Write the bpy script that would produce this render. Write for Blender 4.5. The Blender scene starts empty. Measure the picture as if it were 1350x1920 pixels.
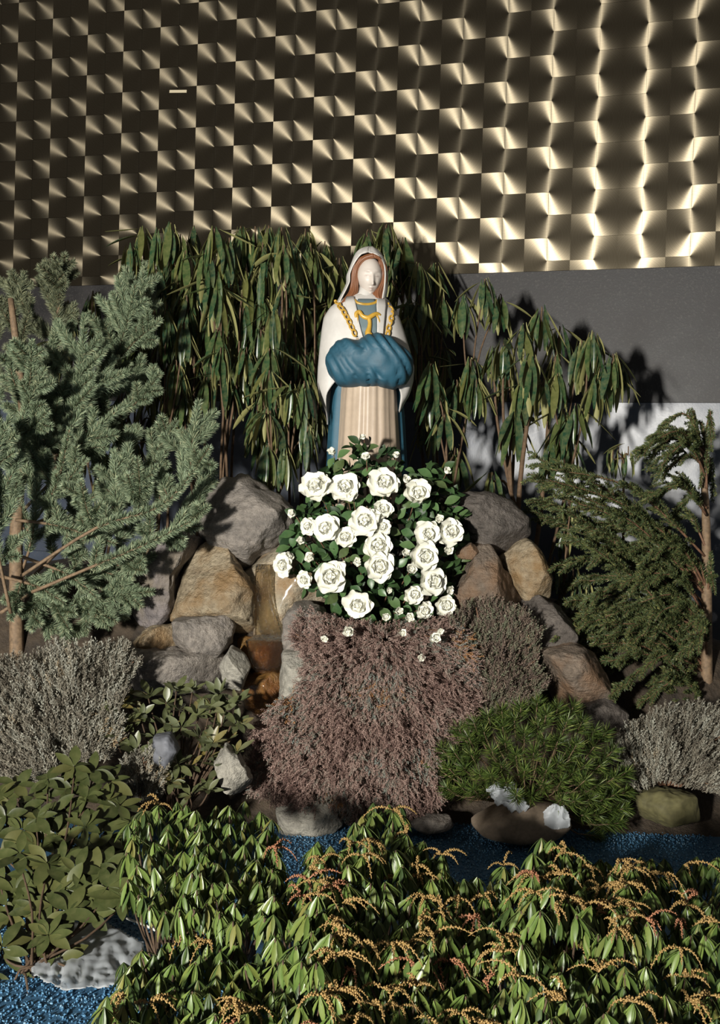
import bpy, math, random
import numpy as np
from mathutils import Vector, Matrix, noise

random.seed(7)
rng = np.random.default_rng(7)
scene = bpy.context.scene
col = scene.collection

# ------------------------------------------------------------------ camera
F, PITCH, ROLL, CAMH = 2300.0, 0.018, 0.0277, 1.5
CAM = Vector((0, 0, CAMH))
cp, sp, cr, sr = math.cos(PITCH), math.sin(PITCH), math.cos(ROLL), math.sin(ROLL)
cam_data = bpy.data.cameras.new('camera')
cam_data.sensor_fit = 'VERTICAL'
cam_data.sensor_height = 36.0
cam_data.lens = 36.0 * F / 1920.0
cam = bpy.data.objects.new('camera', cam_data)
col.objects.link(cam)
ex = Vector((cr, sr * sp, sr * cp)); eu = Vector((-sr, cr * sp, cr * cp)); fw = Vector((0, cp, -sp))
cam.matrix_world = Matrix(((ex.x, eu.x, -fw.x, 0), (ex.y, eu.y, -fw.y, 0), (ex.z, eu.z, -fw.z, CAMH), (0, 0, 0, 1)))
scene.camera = cam

# ------------------------------------------------------------------ light
world = bpy.data.worlds.new('world'); scene.world = world
world.use_nodes = True
bg = world.node_tree.nodes['Background']
bg.inputs[0].default_value = (1.0, 0.93, 0.84, 1); bg.inputs[1].default_value = 0.105
ld = bpy.data.lights.new('flash', 'AREA'); ld.shape = 'DISK'; ld.size = 0.5
ld.energy = 1750; ld.color = (1.0, 0.96, 0.88)
flash = bpy.data.objects.new('flash', ld); col.objects.link(flash)
flash.location = (-3.70, -3.72, CAMH + 0.34)
flash.rotation_euler = (Vector((0.0, 6.0, 1.5)) - flash.location).to_track_quat('-Z', 'Y').to_euler()
vs = scene.view_settings
vs.view_transform = 'Standard'; vs.look = 'None'; vs.gamma = 1.0; vs.use_curve_mapping = False
vs.exposure = 0.0

# ------------------------------------------------------------------ helpers
def ray(px, py):
    du, dv = (px - 675) / F, (py - 960) / F
    u = du * cr + dv * sr; v = -du * sr + dv * cr
    return Vector((u, cp - v * sp, -sp - v * cp))
def at(px, py, Y):
    r = ray(px, py)
    return CAM + r * (Y / r.y)

def tag(o, label=None, cat=None, group=None, kind=None):
    if label: o['label'] = label
    if cat: o['category'] = cat
    if group: o['group'] = group
    if kind: o['kind'] = kind
    return o
def empty(name, loc, label=None, cat=None, group=None):
    o = bpy.data.objects.new(name, None); col.objects.link(o)
    o.location = loc; o.empty_display_size = 0.1
    return tag(o, label, cat, group)
def link(name, me, mat=None, parent=None, loc=None, rot=None):
    o = bpy.data.objects.new(name, me); col.objects.link(o)
    if mat is not None and not me.materials: me.materials.append(mat)
    if parent is not None: o.parent = parent
    if loc is not None: o.location = loc
    if rot is not None: o.rotation_euler = rot
    return o
def mesh(name, verts, faces, smooth=True):
    me = bpy.data.meshes.new(name)
    me.from_pydata([tuple(v) for v in verts], [], faces)
    me.update()
    if smooth: me.polygons.foreach_set('use_smooth', [True] * len(me.polygons))
    return me
def mesh_np(name, V, Fc, tint=None, smooth=False):
    """V (n,3), Fc (m,k) with one k for all faces"""
    me = bpy.data.meshes.new(name)
    n, m, k = len(V), len(Fc), Fc.shape[1]
    me.vertices.add(n); me.vertices.foreach_set('co', np.ascontiguousarray(V, dtype=np.float32).ravel())
    me.loops.add(m * k); me.loops.foreach_set('vertex_index', np.ascontiguousarray(Fc, dtype=np.int32).ravel())
    me.polygons.add(m)
    me.polygons.foreach_set('loop_start', np.arange(0, m * k, k, dtype=np.int32))
    me.polygons.foreach_set('loop_total', np.full(m, k, dtype=np.int32))
    if smooth: me.polygons.foreach_set('use_smooth', np.ones(m, dtype=bool))
    if tint is not None:
        a = me.attributes.new('tint', 'FLOAT', 'POINT'); a.data.foreach_set('value', np.asarray(tint, dtype=np.float32))
    me.update(calc_edges=True)
    return me
def scatter(name, T, Tf, loc, X, Yv, Z, tint=None, smooth=False):
    """copies of a template: loc, and axis vectors X, Yv, Z (already scaled), each (n,3)"""
    n, k = len(loc), len(T)
    V = loc[:, None, :] + T[None, :, 0:1] * X[:, None, :] + T[None, :, 1:2] * Yv[:, None, :] + T[None, :, 2:3] * Z[:, None, :]
    Fc = (Tf[None, :, :] + (np.arange(n) * k)[:, None, None]).reshape(-1, Tf.shape[1])
    if tint is None: tint = rng.random(n)
    return mesh_np(name, V.reshape(-1, 3), Fc, np.repeat(tint, k), smooth)
def frames(D, N=None):
    """unit frames (X along D) for arrays of directions"""
    D = D / np.linalg.norm(D, axis=1, keepdims=True)
    if N is None: N = rng.normal(size=D.shape)
    Yv = np.cross(N, D); Yv /= np.linalg.norm(Yv, axis=1, keepdims=True) + 1e-9
    return D, Yv, np.cross(D, Yv)
def orient(d, n):
    x = Vector(d).normalized(); y = Vector(n).cross(x)
    if y.length < 1e-5: y = Vector((0.3, 0.5, 0.8)).cross(x)
    y.normalize(); z = x.cross(y)
    return Matrix((x, y, z)).transposed().to_euler()
class MB:
    def __init__(s): s.v = []; s.f = []
    def tube(s, pts, rads, n=6, cap=True):
        pts = [Vector(p) for p in pts]
        b = len(s.v); ref = Vector((0.13, -0.9, 0.31))
        for i, p in enumerate(pts):
            t = (pts[min(i + 1, len(pts) - 1)] - pts[max(i - 1, 0)])
            if t.length < 1e-9: t = Vector((0, 0, 1))
            t.normalize()
            a = t.cross(ref)
            if a.length < 1e-3: a = t.cross(Vector((1, 0, 0)))
            a.normalize(); c = t.cross(a)
            r = rads[i] if hasattr(rads, '__len__') else rads
            for k in range(n):
                an = 2 * math.pi * k / n
                s.v.append(p + a * (r * math.cos(an)) + c * (r * math.sin(an)))
        for i in range(len(pts) - 1):
            for k in range(n):
                q = b + i * n; k2 = (k + 1) % n
                s.f.append((q + k, q + k2, q + n + k2, q + n + k))
        if cap:
            s.f.append(tuple(b + k for k in reversed(range(n))))
            s.f.append(tuple(b + (len(pts) - 1) * n + k for k in range(n)))
    def add(s, vs, fs):
        b = len(s.v); s.v += [Vector(v) for v in vs]; s.f += [tuple(i + b for i in f) for f in fs]
    def box(s, c, h):
        c = Vector(c); vs = [c + Vector((x * h[0], y * h[1], z * h[2])) for x in (-1, 1) for y in (-1, 1) for z in (-1, 1)]
        s.add(vs, [(0, 1, 3, 2), (4, 6, 7, 5), (0, 4, 5, 1), (2, 3, 7, 6), (0, 2, 6, 4), (1, 5, 7, 3)])
    def mesh(s, name, off=Vector((0, 0, 0)), smooth=True):
        return mesh(name, [v - off for v in s.v], s.f, smooth)
def grid_faces(nu, nv, wrap=False):
    f = []
    for i in range(nu - 1):
        for j in range(nv - (0 if wrap else 1)):
            j2 = (j + 1) % nv
            f.append((i * nv + j, i * nv + j2, (i + 1) * nv + j2, (i + 1) * nv + j))
    return f
def in_poly(x, y, P):
    c = False; j = len(P) - 1
    for i in range(len(P)):
        if (P[i][1] > y) != (P[j][1] > y) and x < (P[j][0] - P[i][0]) * (y - P[i][1]) / (P[j][1] - P[i][1]) + P[i][0]: c = not c
        j = i
    return c
def interp(x, tab):
    xs = [t[0] for t in tab]
    return [float(np.interp(x, xs, [t[k] for t in tab])) for k in range(1, len(tab[0]))]
def smooth_line(pts, n=4):
    """Catmull-Rom through points"""
    P = [Vector(p) for p in pts]; out = []
    for i in range(len(P) - 1):
        a, b, c, d = P[max(i - 1, 0)], P[i], P[i + 1], P[min(i + 2, len(P) - 1)]
        for k in range(n):
            t = k / n
            out.append(0.5 * ((2 * b) + (c - a) * t + (2 * a - 5 * b + 4 * c - d) * t * t + (3 * b - a - 3 * c + d) * t ** 3))
    out.append(P[-1]); return out

# ------------------------------------------------------------------ materials
def lin(r, g, b):
    f = lambda c: (c / 255 / 12.92) if c / 255 <= 0.04045 else ((c / 255 + 0.055) / 1.055) ** 2.4
    return (f(r), f(g), f(b), 1)
class NT:
    def __init__(s, name):
        s.m = bpy.data.materials.new(name); s.m.use_nodes = True
        s.t = s.m.node_tree; s.p = s.t.nodes['Principled BSDF']
    def n(s, typ, **kw):
        nd = s.t.nodes.new(typ)
        for k, v in kw.items():
            if k.startswith('i'): nd.inputs[int(k[1:])].default_value = v
            else: setattr(nd, k, v)
        return nd
    def l(s, a, b): s.t.links.new(a, b)
    def ramp(s, fac, stops):
        r = s.n('ShaderNodeValToRGB'); e = r.color_ramp.elements
        e[0].position, e[0].color = stops[0]; e[1].position, e[1].color = stops[-1]
        for p, c in stops[1:-1]:
            x = e.new(p); x.color = c
        s.l(fac, r.inputs[0]); return r.outputs[0]
    def noise(s, scale, detail=4, rough=0.55, coord='Object', vec=None):
        nz = s.n('ShaderNodeTexNoise'); nz.inputs['Scale'].default_value = scale
        nz.inputs['Detail'].default_value = detail; nz.inputs['Roughness'].default_value = rough
        if vec is None:
            tc = s.n('ShaderNodeTexCoord'); vec = tc.outputs[coord]
        s.l(vec, nz.inputs['Vector']); return nz.outputs[0]
    def mix(s, fac, a, b, mode='MIX'):
        mx = s.n('ShaderNodeMix', data_type='RGBA', blend_type=mode)
        for sock, v in ((mx.inputs[0], fac), (mx.inputs[6], a), (mx.inputs[7], b)):
            if hasattr(v, 'is_output'): s.l(v, sock)
            else: sock.default_value = v
        return mx.outputs[2]
    def bump(s, h, strength=0.3, dist=0.01):
        b = s.n('ShaderNodeBump'); b.inputs['Strength'].default_value = strength; b.inputs['Distance'].default_value = dist
        s.l(h, b.inputs['Height']); s.l(b.outputs[0], s.p.inputs['Normal'])
    def set(s, **kw):
        for k, v in kw.items():
            k = k.replace('_', ' ')
            sock = s.p.inputs[k]
            if hasattr(v, 'is_output'): s.l(v, sock)
            else: sock.default_value = v
        return s
def simple(name, c, rough=0.6, nscale=None, var=0.25, **kw):
    t = NT(name)
    if nscale:
        nz = t.noise(nscale)
        d = tuple(x * (1 - var) for x in c[:3]) + (1,); u = tuple(min(1, x * (1 + var)) for x in c[:3]) + (1,)
        t.set(**{'Base Color': t.ramp(nz, [(0.3, d), (0.7, u)])})
    else: t.set(**{'Base Color': c})
    t.set(Roughness=rough, **kw)
    return t.m
def leaf_mat(name, tops, back, rough=0.35, trans=0.0):
    """glossy top in a range of greens (by leaf), paler underside"""
    t = NT(name)
    oi = t.n('ShaderNodeObjectInfo'); ge = t.n('ShaderNodeNewGeometry')
    n = len(tops)
    top = t.ramp(oi.outputs['Random'], [(i / (n - 1), c) for i, c in enumerate(tops)])
    nz = t.noise(35, 3)
    top = t.mix(t.ramp(nz, [(0.35, (0, 0, 0, 1)), (0.75, (0.35, 0.35, 0.35, 1))]), top, back)
    t.set(**{'Base Color': t.mix(ge.outputs['Backfacing'], top, back)})
    rr = t.n('ShaderNodeMath', operation='MULTIPLY_ADD', i1=0.35, i2=rough); t.l(ge.outputs['Backfacing'], rr.inputs[0])
    t.set(Roughness=rr.outputs[0], **{'Specular IOR Level': 0.36})
    return t.m
def tint_mat(name, stops, rough=0.6, spec=0.3):
    t = NT(name)
    at_ = t.n('ShaderNodeAttribute', attribute_name='tint')
    t.set(**{'Base Color': t.ramp(at_.outputs['Fac'], stops), 'Roughness': rough, 'Specular IOR Level': spec})
    return t.m

BARK = simple('bark', lin(112, 92, 70), 0.75, 60, 0.35)
BARK_RED = simple('bark_reddish', lin(105, 76, 56), 0.7, 60, 0.35)

# ------------------------------------------------------------------ the wall
YAW, Z0, PW, ASP = 0.3269, 7.6, 0.2717, 0.9864
OX, OZ = -1.8715, 2.3134
def wallpt(s, h, out=0.0):
    return Vector((s * math.cos(YAW) - out * math.sin(YAW), Z0 - s * math.sin(YAW) - out * math.cos(YAW), CAMH + h))
EDGE_H, SEAM_H = 1.316, 0.546

def wall_materials():
    t = NT('engine_turned_bronze')
    tc = t.n('ShaderNodeTexCoord'); sx = t.n('ShaderNodeSeparateXYZ'); t.l(tc.outputs['Object'], sx.inputs[0])
    sg = t.n('ShaderNodeMath', operation='SIGN'); t.l(sx.outputs[0], sg.inputs[0])
    rx = t.n('ShaderNodeMath', operation='MULTIPLY_ADD', i1=-PW / 2); t.l(sg.outputs[0], rx.inputs[0]); t.l(sx.outputs[0], rx.inputs[2])
    cb = t.n('ShaderNodeCombineXYZ'); t.l(rx.outputs[0], cb.inputs[0]); t.l(sx.outputs[2], cb.inputs[2])
    vt = t.n('ShaderNodeVectorTransform', vector_type='VECTOR', convert_from='OBJECT', convert_to='WORLD'); t.l(cb.outputs[0], vt.inputs[0])
    nm = t.n('ShaderNodeVectorMath', operation='NORMALIZE'); t.l(vt.outputs[0], nm.inputs[0])
    # the fine turned grooves
    ln = t.n('ShaderNodeVectorMath', operation='LENGTH'); t.l(cb.outputs[0], ln.inputs[0])
    nz = t.noise(1.0, 2, vec=None)
    gr = t.n('ShaderNodeTexNoise', noise_dimensions='1D'); gr.inputs['Scale'].default_value = 420; t.l(ln.outputs['Value'], gr.inputs['W'])
    c = t.ramp(gr.outputs[0], [(0.3, (0.145, 0.122, 0.083, 1)), (0.7, (0.21, 0.18, 0.13, 1))])
    t.set(**{'Base Color': c, 'Metallic': 1.0, 'Roughness': 0.345, 'Anisotropic': 0.86})
    t.l(nm.outputs[0], t.p.inputs['Tangent'])
    metal = t.m
    def stone(name, a, b, rough, spec):
        t = NT(name)
        n1 = t.noise(3.5, 6, 0.62); n2 = t.noise(90, 3, 0.7)
        c = t.ramp(n1, [(0.3, a), (0.7, b)])
        c = t.mix(t.ramp(n2, [(0.55, (0, 0, 0, 1)), (0.8, (0.5, 0.5, 0.5, 1))]), c, lin(96, 94, 88))
        t.set(**{'Base Color': c, 'Specular IOR Level': spec})
        t.set(Roughness=t.ramp(n1, [(0.3, (rough,) * 3 + (1,)), (0.7, (rough + .1,) * 3 + (1,))]))
        t.bump(n2, 0.12, 0.004)
        return t.m
    return metal, stone('slate_wall', lin(34, 33, 34), lin(54, 52, 52), 0.42, 0.22), stone('slate_wall_lower', lin(52, 60, 74), lin(70, 78, 92), 0.34, 0.6)
METAL, SLATE, SLATE2 = wall_materials()

S0, S1 = -5.2, 4.6
wall = link('wall_back', (lambda b: (b.box((0, 0.15, 0), ((S1 - S0) / 2, 0.10, 3.1)), b.mesh('wall_back', smooth=False))[1])(MB()), SLATE,
            None, wallpt((S0 + S1) / 2, 1.6 - 0.0), (0, 0, -YAW))
tag(wall, 'dark slate wall with a bronze metal panelled upper half', 'wall', kind='structure')
def wall_child(name, me, mat, s, h, out=0.0):
    o = link(name, me, mat, wall)
    # wall has rotation -YAW; child local offset
    o.location = (s - (S0 + S1) / 2, -out, h - 1.6)
    return o
# slabs of the lower wall (courses either side of the joint)
def slab(w, hh):
    b = MB(); b.box((0, 0.0, 0), (w / 2 - 0.0012, 0.028, hh / 2 - 0.0012)); return b.mesh('wall_slab', smooth=False)
up_h = EDGE_H - SEAM_H; sl_up = slab(2.4, up_h); sl_lo = slab(2.4, 1.02); sl_lo2 = slab(2.4, 1.02)
for k in range(4):
    s = S0 + 1.6 + 2.4 * k
    wall_child('wall_slab', sl_up, SLATE, s, (EDGE_H + SEAM_H) / 2, -0.022)
    wall_child('wall_slab', sl_lo, SLATE2, s, SEAM_H - 0.51, -0.022)
    wall_child('wall_slab', sl_lo2, SLATE2, s, SEAM_H - 1.53, -0.022)
# square metal panels in half-drop columns
RH = 0.5 * PW * ASP
pm_cache = {}
def panel_mesh(lo, hi):
    key = (round(lo, 4), round(hi, 4))
    if key not in pm_cache:
        b = MB(); b.box((0, 0, (lo + hi) / 2), (PW / 2 - 0.0006, 0.006, (hi - lo) / 2 - 0.0006))
        pm_cache[key] = b.mesh('metal_panel', smooth=False); pm_cache[key].materials.append(METAL)
    return pm_cache[key]
for i in range(-5, 19):
    for j in range(-9, 12):
        if (i + j) % 2 == 0: continue          # strip i..i+1: mids on odd/even half rows
        h = OZ - RH * j; s = OX + PW * (i + 0.5)
        if h + RH <= EDGE_H + 0.004: continue
        lo = max(-RH, EDGE_H - h)
        wall_child('metal_panel', panel_mesh(lo, RH), METAL, s, h, 0.0)
wl = link('wall_label', (lambda b: (b.box((0, 0, 0), (0.062, 0.004, 0.009)), b.mesh('wall_label', smooth=False))[1])(MB()),
          simple('label_card', lin(190, 178, 150), 0.7), None, wallpt(-1.325, 1.0556 + 1.5, -0.041 + 0.046), (0, 0.07, -YAW))
tag(wl, 'small blank pale strip fixed on the bronze panels', 'label')
# ------------------------------------------------------------------ ground
def soil_mat():
    t = NT('damp_soil'); n = t.noise(9, 6, 0.65)
    t.set(**{'Base Color': t.ramp(n, [(0.3, lin(34, 28, 22)), (0.7, lin(70, 58, 44))]), 'Roughness': 0.85}); t.bump(n, 0.8, 0.05)
    return t.m
def gravel_base():
    t = NT('blue_gravel_bed'); n = t.noise(160, 3, 0.7)
    t.set(**{'Base Color': t.ramp(n, [(0.35, lin(44, 80, 108)), (0.65, lin(64, 108, 142))]), 'Roughness': 0.6}); t.bump(n, 0.6, 0.01)
    return t.m
SOIL = soil_mat()
b = MB(); b.box((0, 3.0, -0.05), (6, 7.0, 0.05))
floor = tag(link('floor', b.mesh('floor', smooth=False), gravel_base()), 'blue gravel floor of the indoor garden', 'floor', kind='structure')
# soil mound behind and under the rocks
def mound_h(x, y):
    # profile along depth, centre higher
    px = x
    top = 1.12 - 0.22 * max(0, px - 0.2) - 0.10 * max(0, -px - 0.6)
    a = min(1, max(0, (y - (5.42 + 0.05 * math.sin(3 * x))) / 0.75)); a = a * a * (3 - 2 * a)
    return max(-0.02, top * a + 0.05 * noise.noise((x * 3, y * 3, 0)) * a - 0.02 * (1 - a))
NX, NY = 70, 40
vs_ = []
for i in range(NX):
    for j in range(NY):
        x = -3.4 + 6.2 * i / (NX - 1); y = 5.2 + 3.0 * j / (NY - 1)
        y = min(y, Z0 - x * math.tan(YAW) - 0.06)
        vs_.append((x, y, mound_h(x, y)))
mound = tag(link('soil_mound', mesh('soil_mound', vs_, grid_faces(NX, NY)), SOIL), 'dark soil mound under the rocks and shrubs', 'soil', kind='structure')
# gravel stones lying on the bed
T = np.array([(1, 0, 0), (0, 1, 0), (-1, 0, 0), (0, -1, 0), (0, 0, .7), (0, 0, -.7)], float)
Tf = np.array([(0, 1, 4), (1, 2, 4), (2, 3, 4), (3, 0, 4), (1, 0, 5), (2, 1, 5), (3, 2, 5), (0, 3, 5)])
def gravel_area(n, x0, x1, y0, y1):
    L = np.stack([rng.uniform(x0, x1, n), rng.uniform(y0, y1, n), rng.uniform(0.0, 0.006, n)], 1)
    D, Yv, Zv = frames(rng.normal(size=(n, 3))); s = rng.uniform(0.0035, 0.0075, (n, 1))
    return L, D * s, Yv * s * 0.8, Zv * s * 0.9
parts_ = [gravel_area(15000, -1.0, 1.6, 4.5, 5.6), gravel_area(9000, -1.35, -0.35, 2.9, 4.5)]
L, X, Yv, Zv = [np.concatenate(q) for q in zip(*parts_)]
GR = tint_mat('blue_gravel_stones', [(0, lin(46, 84, 112)), (0.5, lin(66, 110, 144)), (0.85, lin(84, 128, 158)), (1, lin(120, 150, 170))], 0.5, 0.4)
tag(link('blue_gravel', scatter('blue_gravel', T, Tf, L, X, Yv, Zv), GR), 'bright blue gravel spread over the basin floor', 'gravel', kind='stuff')

# ------------------------------------------------------------------ rocks
def rock_mat(name, a, b, stain=None, rough=0.62, wet=False):
    t = NT(name)
    tc = t.n('ShaderNodeTexCoord'); mp = t.n('ShaderNodeMapping'); t.l(tc.outputs['Object'], mp.inputs[0])
    mp.inputs['Scale'].default_value = (1, 1, 2.6); mp.inputs['Rotation'].default_value = (0.2, 0.35, 0)
    n1 = t.noise(5, 6, 0.62, vec=mp.outputs[0]); n2 = t.noise(42, 5, 0.68)
    c = t.ramp(n1, [(0.28, a), (0.72, b)])
    c = t.mix(t.ramp(n2, [(0.42, (0, 0, 0, 1)), (0.75, (0.7, 0.7, 0.7, 1))]), c, tuple(x * 0.45 for x in a[:3]) + (1,))
    if stain:
        n3 = t.noise(4.2, 4, 0.6)
        c = t.mix(t.ramp(n3, [(0.44, (0, 0, 0, 1)), (0.62, (0.85, 0.85, 0.85, 1))]), c, stain)
    t.set(**{'Base Color': c, 'Roughness': rough})
    if wet: t.set(**{'Coat Weight': 0.9, 'Coat Roughness': 0.12})
    b_ = t.n('ShaderNodeMath', operation='MULTIPLY_ADD', i1=0.5); t.l(n2, b_.inputs[0]); t.l(n1, b_.inputs[2])
    t.bump(b_.outputs[0], 0.8, 0.05)
    return t.m
GREY = rock_mat('rock_grey', lin(102, 97, 92), lin(153, 144, 134))
GREYV = rock_mat('rock_grey_violet', lin(93, 88, 88), lin(144, 135, 132), lin(123, 113, 98))
TAN = rock_mat('rock_tan', lin(126, 112, 90), lin(176, 162, 136), lin(126, 98, 61), 0.5)
PALE = rock_mat('rock_pale_wet', lin(151, 140, 120), lin(184, 173, 152), lin(141, 112, 75), 0.42, True)
AMBER = rock_mat('rock_amber_wet', lin(88, 65, 34), lin(166, 124, 65), lin(114, 67, 22), 0.3, True)
BROWN = rock_mat('rock_brown', lin(90, 79, 69), lin(135, 120, 104), lin(117, 90, 66))
DARKR = rock_mat('rock_dark_brown', lin(71, 65, 60), lin(110, 102, 95))
LIGHT = rock_mat('rock_light', lin(135, 132, 123), lin(174, 169, 156))
def ico(n):
    import bmesh
    bm = bmesh.new(); bmesh.ops.create_icosphere(bm, subdivisions=n, radius=1)
    v = [x.co.copy() for x in bm.verts]; f = [tuple(y.index for y in x.verts) for x in bm.faces]; bm.free(); return v, f
ICO = ico(5)
def blob(poly, Y, depth, seed, amp=0.08, boxy=0.6, fold=None, freq=2.4, facets=0):
    """solid from an outline: own depth, thickness and relief. returns verts, faces, centre"""
    P = [at(x, y, Y) for x, y in poly]
    c = sum(P, Vector()) / len(P)
    pol = [(p.x - c.x, p.z - c.z) for p in P]
    def R(th):
        dx, dz = math.cos(th), math.sin(th); best = 0.0
        for i in range(len(pol)):
            x1, z1 = pol[i]; x2, z2 = pol[(i + 1) % len(pol)]
            den = dx * (z2 - z1) - dz * (x2 - x1)
            if abs(den) < 1e-12: continue
            t = (x1 * (z2 - z1) - z1 * (x2 - x1)) / den
            u = (x1 * dz - z1 * dx) / den
            if t > 0 and -1e-6 <= u <= 1 + 1e-6: best = max(best, t)
        return best
    K = 96; tab = [R(2 * math.pi * k / K) for k in range(K)]
    fix = max(tab); tab = [t if t > 0 else fix * 0.5 for t in tab]
    tab = [(tab[k - 1] + 2 * tab[k] + tab[(k + 1) % K]) / 4 for k in range(K)]
    size = sum(tab) / K; out = []
    for v in ICO[0]:
        th = math.atan2(v.z, v.x) % (2 * math.pi); q = th / (2 * math.pi) * K; k = int(q) % K; fr = q - int(q)
        r = tab[k] * (1 - fr) + tab[(k + 1) % K] * fr
        s = math.hypot(v.x, v.z) ** boxy
        yy = math.copysign(abs(v.y) ** 0.8, v.y) * depth
        p = Vector((s * r * math.cos(th), yy, s * r * math.sin(th)))
        n1 = noise.fractal(p / size * freq * 0.55 + Vector((seed * 7.1, seed * 3.3, 0)), 1.0, 2.0, 4)
        cell = noise.cell_vector(p / size * 1.3 + Vector((seed, 0, 0)))
        rg = abs(noise.noise(p / size * freq + Vector((seed * 2.3, 1.7, 0))))
        dsp = amp * (0.9 * n1 - 0.8 * rg + 0.25)
        if fold: dsp += fold(p, size)
        out.append(p + v * dsp * size)
    if facets:
        rf = random.Random(seed * 13 + 5)
        for _ in range(facets):
            n_ = Vector((rf.uniform(-1, 1), rf.uniform(-1.3, -.15), rf.uniform(-.8, 1.1))).normalized()
            mx = max(p.dot(n_) for p in out); dd = mx * rf.uniform(.66, .86)
            for i_, p in enumerate(out):
                e = p.dot(n_) - dd
                if e > 0: out[i_] = p - n_ * e * .88
    for i_, p in enumerate(out):
        if amp > .03: out[i_] = p + ICO[0][i_] * size * .035 * noise.fractal(p / size * 3.2 + Vector((seed, 0, 4)), .8, 2.1, 4)
    return out, ICO[1], c
c1 = lambda pts: [(220 + x * 0.2963, 880 + y * 0.2963) for x, y in pts]
c5 = lambda pts: [(800 + x * 0.3407, 880 + y * 0.3407) for x, y in pts]
rocks = [
 (c1([(560,130),(680,95),(800,58),(900,120),(1020,190),(1085,270),(1080,370),(980,470),(850,590),(780,600),(690,545),(640,480),(540,410),(470,330),(450,220)]), 6.02, .24, GREY, .10, 'grey boulder with a pointed underside topping the left rock pile'),
 (c1([(190,580),(260,470),(420,420),(580,470),(430,570),(385,660),(370,930),(250,1000),(130,920),(90,700)]), 5.95, .20, GREYV, .13, 'ridged violet grey rock beside the spruce branches'),
 (c1([(420,540),(540,480),(640,480),(730,560),(865,760),(880,900),(840,1090),(740,1095),(690,950),(380,950),(345,760)]), 5.86, .22, TAN, .09, 'rust stained tan boulder above the grey block'),
 (c1([(365,955),(520,935),(690,930),(728,1000),(705,1095),(640,1175),(500,1195),(375,1115)]), 5.72, .17, GREY, .06, 'smooth slanting grey block below the tan boulder'),
 (c1([(95,1110),(215,1000),(350,985),(385,1110),(300,1165),(150,1175)]), 5.75, .15, TAN, .08, 'small yellowish stone beside the grey block'),
 (c1([(-30,1190),(150,1130),(480,1150),(640,1180),(690,1260),(620,1400),(300,1420),(40,1400),(-60,1300)]), 5.68, .18, GREY, .09, 'low grey rock under the left pile, azalea leaves before it'),
 (c1([(655,1240),(720,1125),(800,1175),(838,1250),(790,1380),(690,1380)]), 5.62, .12, LIGHT, .04, 'small rounded pale stone beside the wet step'),
 (c1([(790,630),(960,470),(1090,380),(1220,400),(1330,700),(1330,850),(1120,900),(1070,1090),(860,1090),(885,900),(860,770)]), 6.0, .22, PALE, .05, 'large pale wet slab where the water runs down'),
 (c1([(740,1085),(900,1070),(1075,1055),(1075,1290),(900,1300),(750,1170)]), 5.84, .14, AMBER, .12, 'amber stained wet step below the pale slab'),
 (c1([(800,1300),(1075,1290),(1080,1500),(950,1560),(820,1500)]), 5.72, .14, AMBER, .10, 'dark amber wet stone at the foot of the trickle'),
 (c1([(1060,960),(1125,855),(1220,825),(1310,900),(1330,1100),(1260,1210),(1070,1160)]), 5.66, .15, GREY, .09, 'grey rounded rock at the juniper\'s upper edge'),
 (c1([(1055,1160),(1200,1140),(1330,1250),(1330,1500),(1150,1560),(1040,1480),(1045,1250)]), 5.58, .14, LIGHT, .05, 'pale upright stone half covered by the juniper'),
 (c5([(40,210),(130,150),(330,130),(460,185),(550,270),(548,365),(400,465),(290,430),(200,340),(60,270)]), 5.98, .22, DARKR, .06, 'dark brown boulder topping the right rock pile'),
 (c5([(260,435),(350,425),(405,530),(525,670),(525,735),(440,790),(250,800),(140,760),(160,650),(240,520)]), 5.84, .20, BROWN, .06, 'brown wedge shaped boulder below the dark one'),
 (c5([(375,500),(500,410),(552,392),(625,460),(675,590),(665,690),(630,730),(530,715),(450,590)]), 5.92, .20, TAN, .05, 'smooth upright tan boulder beside the rhododendron stems'),
 (c5([(160,455),(240,405),(295,440),(245,495),(180,490)]), 5.80, .10, BROWN, .05, 'small brown stone wedged under the dark boulder'),
 (c5([(530,730),(620,700),(730,770),(810,860),(810,950),(620,1010),(540,900)]), 5.80, .18, DARKR, .09, 'dark rough rock between the right boulders'),
 (c5([(610,1010),(800,960),(925,1030),(965,1110),(1005,1200),(1000,1290),(850,1330),(720,1300),(610,1150)]), 5.66, .20, BROWN, .06, 'brown boulder above the green mugo pine'),
 (c5([(790,1290),(990,1260),(1095,1340),(1090,1420),(900,1440)]), 5.56, .14, DARKR, .07, 'small dark rock at the end of the right pile'),
 ([(520,1508),(570,1490),(620,1500),(640,1545),(600,1572),(530,1560)], 5.36, .12, LIGHT, .04, 'pale stone at the gravel edge under the juniper'),
 ([(885,1540),(930,1515),(990,1505),(1040,1512),(1068,1545),(1030,1572),(970,1576),(910,1565)], 5.22, .13, simple('sacking', lin(142, 126, 108), 0.85, 60, 0.2), .015, 'smooth greyish mound at the foot of the mugo pine'),
 ([(765,1545),(800,1528),(840,1530),(850,1552),(800,1562)], 5.30, .07, GREY, .05, 'small grey stone on the gravel edge'),
 ([(1195,1490),(1240,1480),(1300,1490),(1310,1535),(1250,1545),(1205,1535)], 5.35, .10, simple('mossy_stone', lin(84, 80, 50), 0.8, 30, 0.3), .05, 'mossy yellow green stone on the blue gravel'),
 ([(420,1395),(450,1420),(470,1460),(455,1500),(420,1480),(405,1430)], 5.1, .09, LIGHT, .08, 'pale jagged stone between azalea and juniper'),
 ([(290,1380),(320,1375),(335,1405),(315,1440),(290,1425)], 5.0, .07, simple('bluish_stone', lin(92, 94, 100), 0.7, 20, .3), .03, 'small bluish stone among the azalea twigs'),
]
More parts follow.
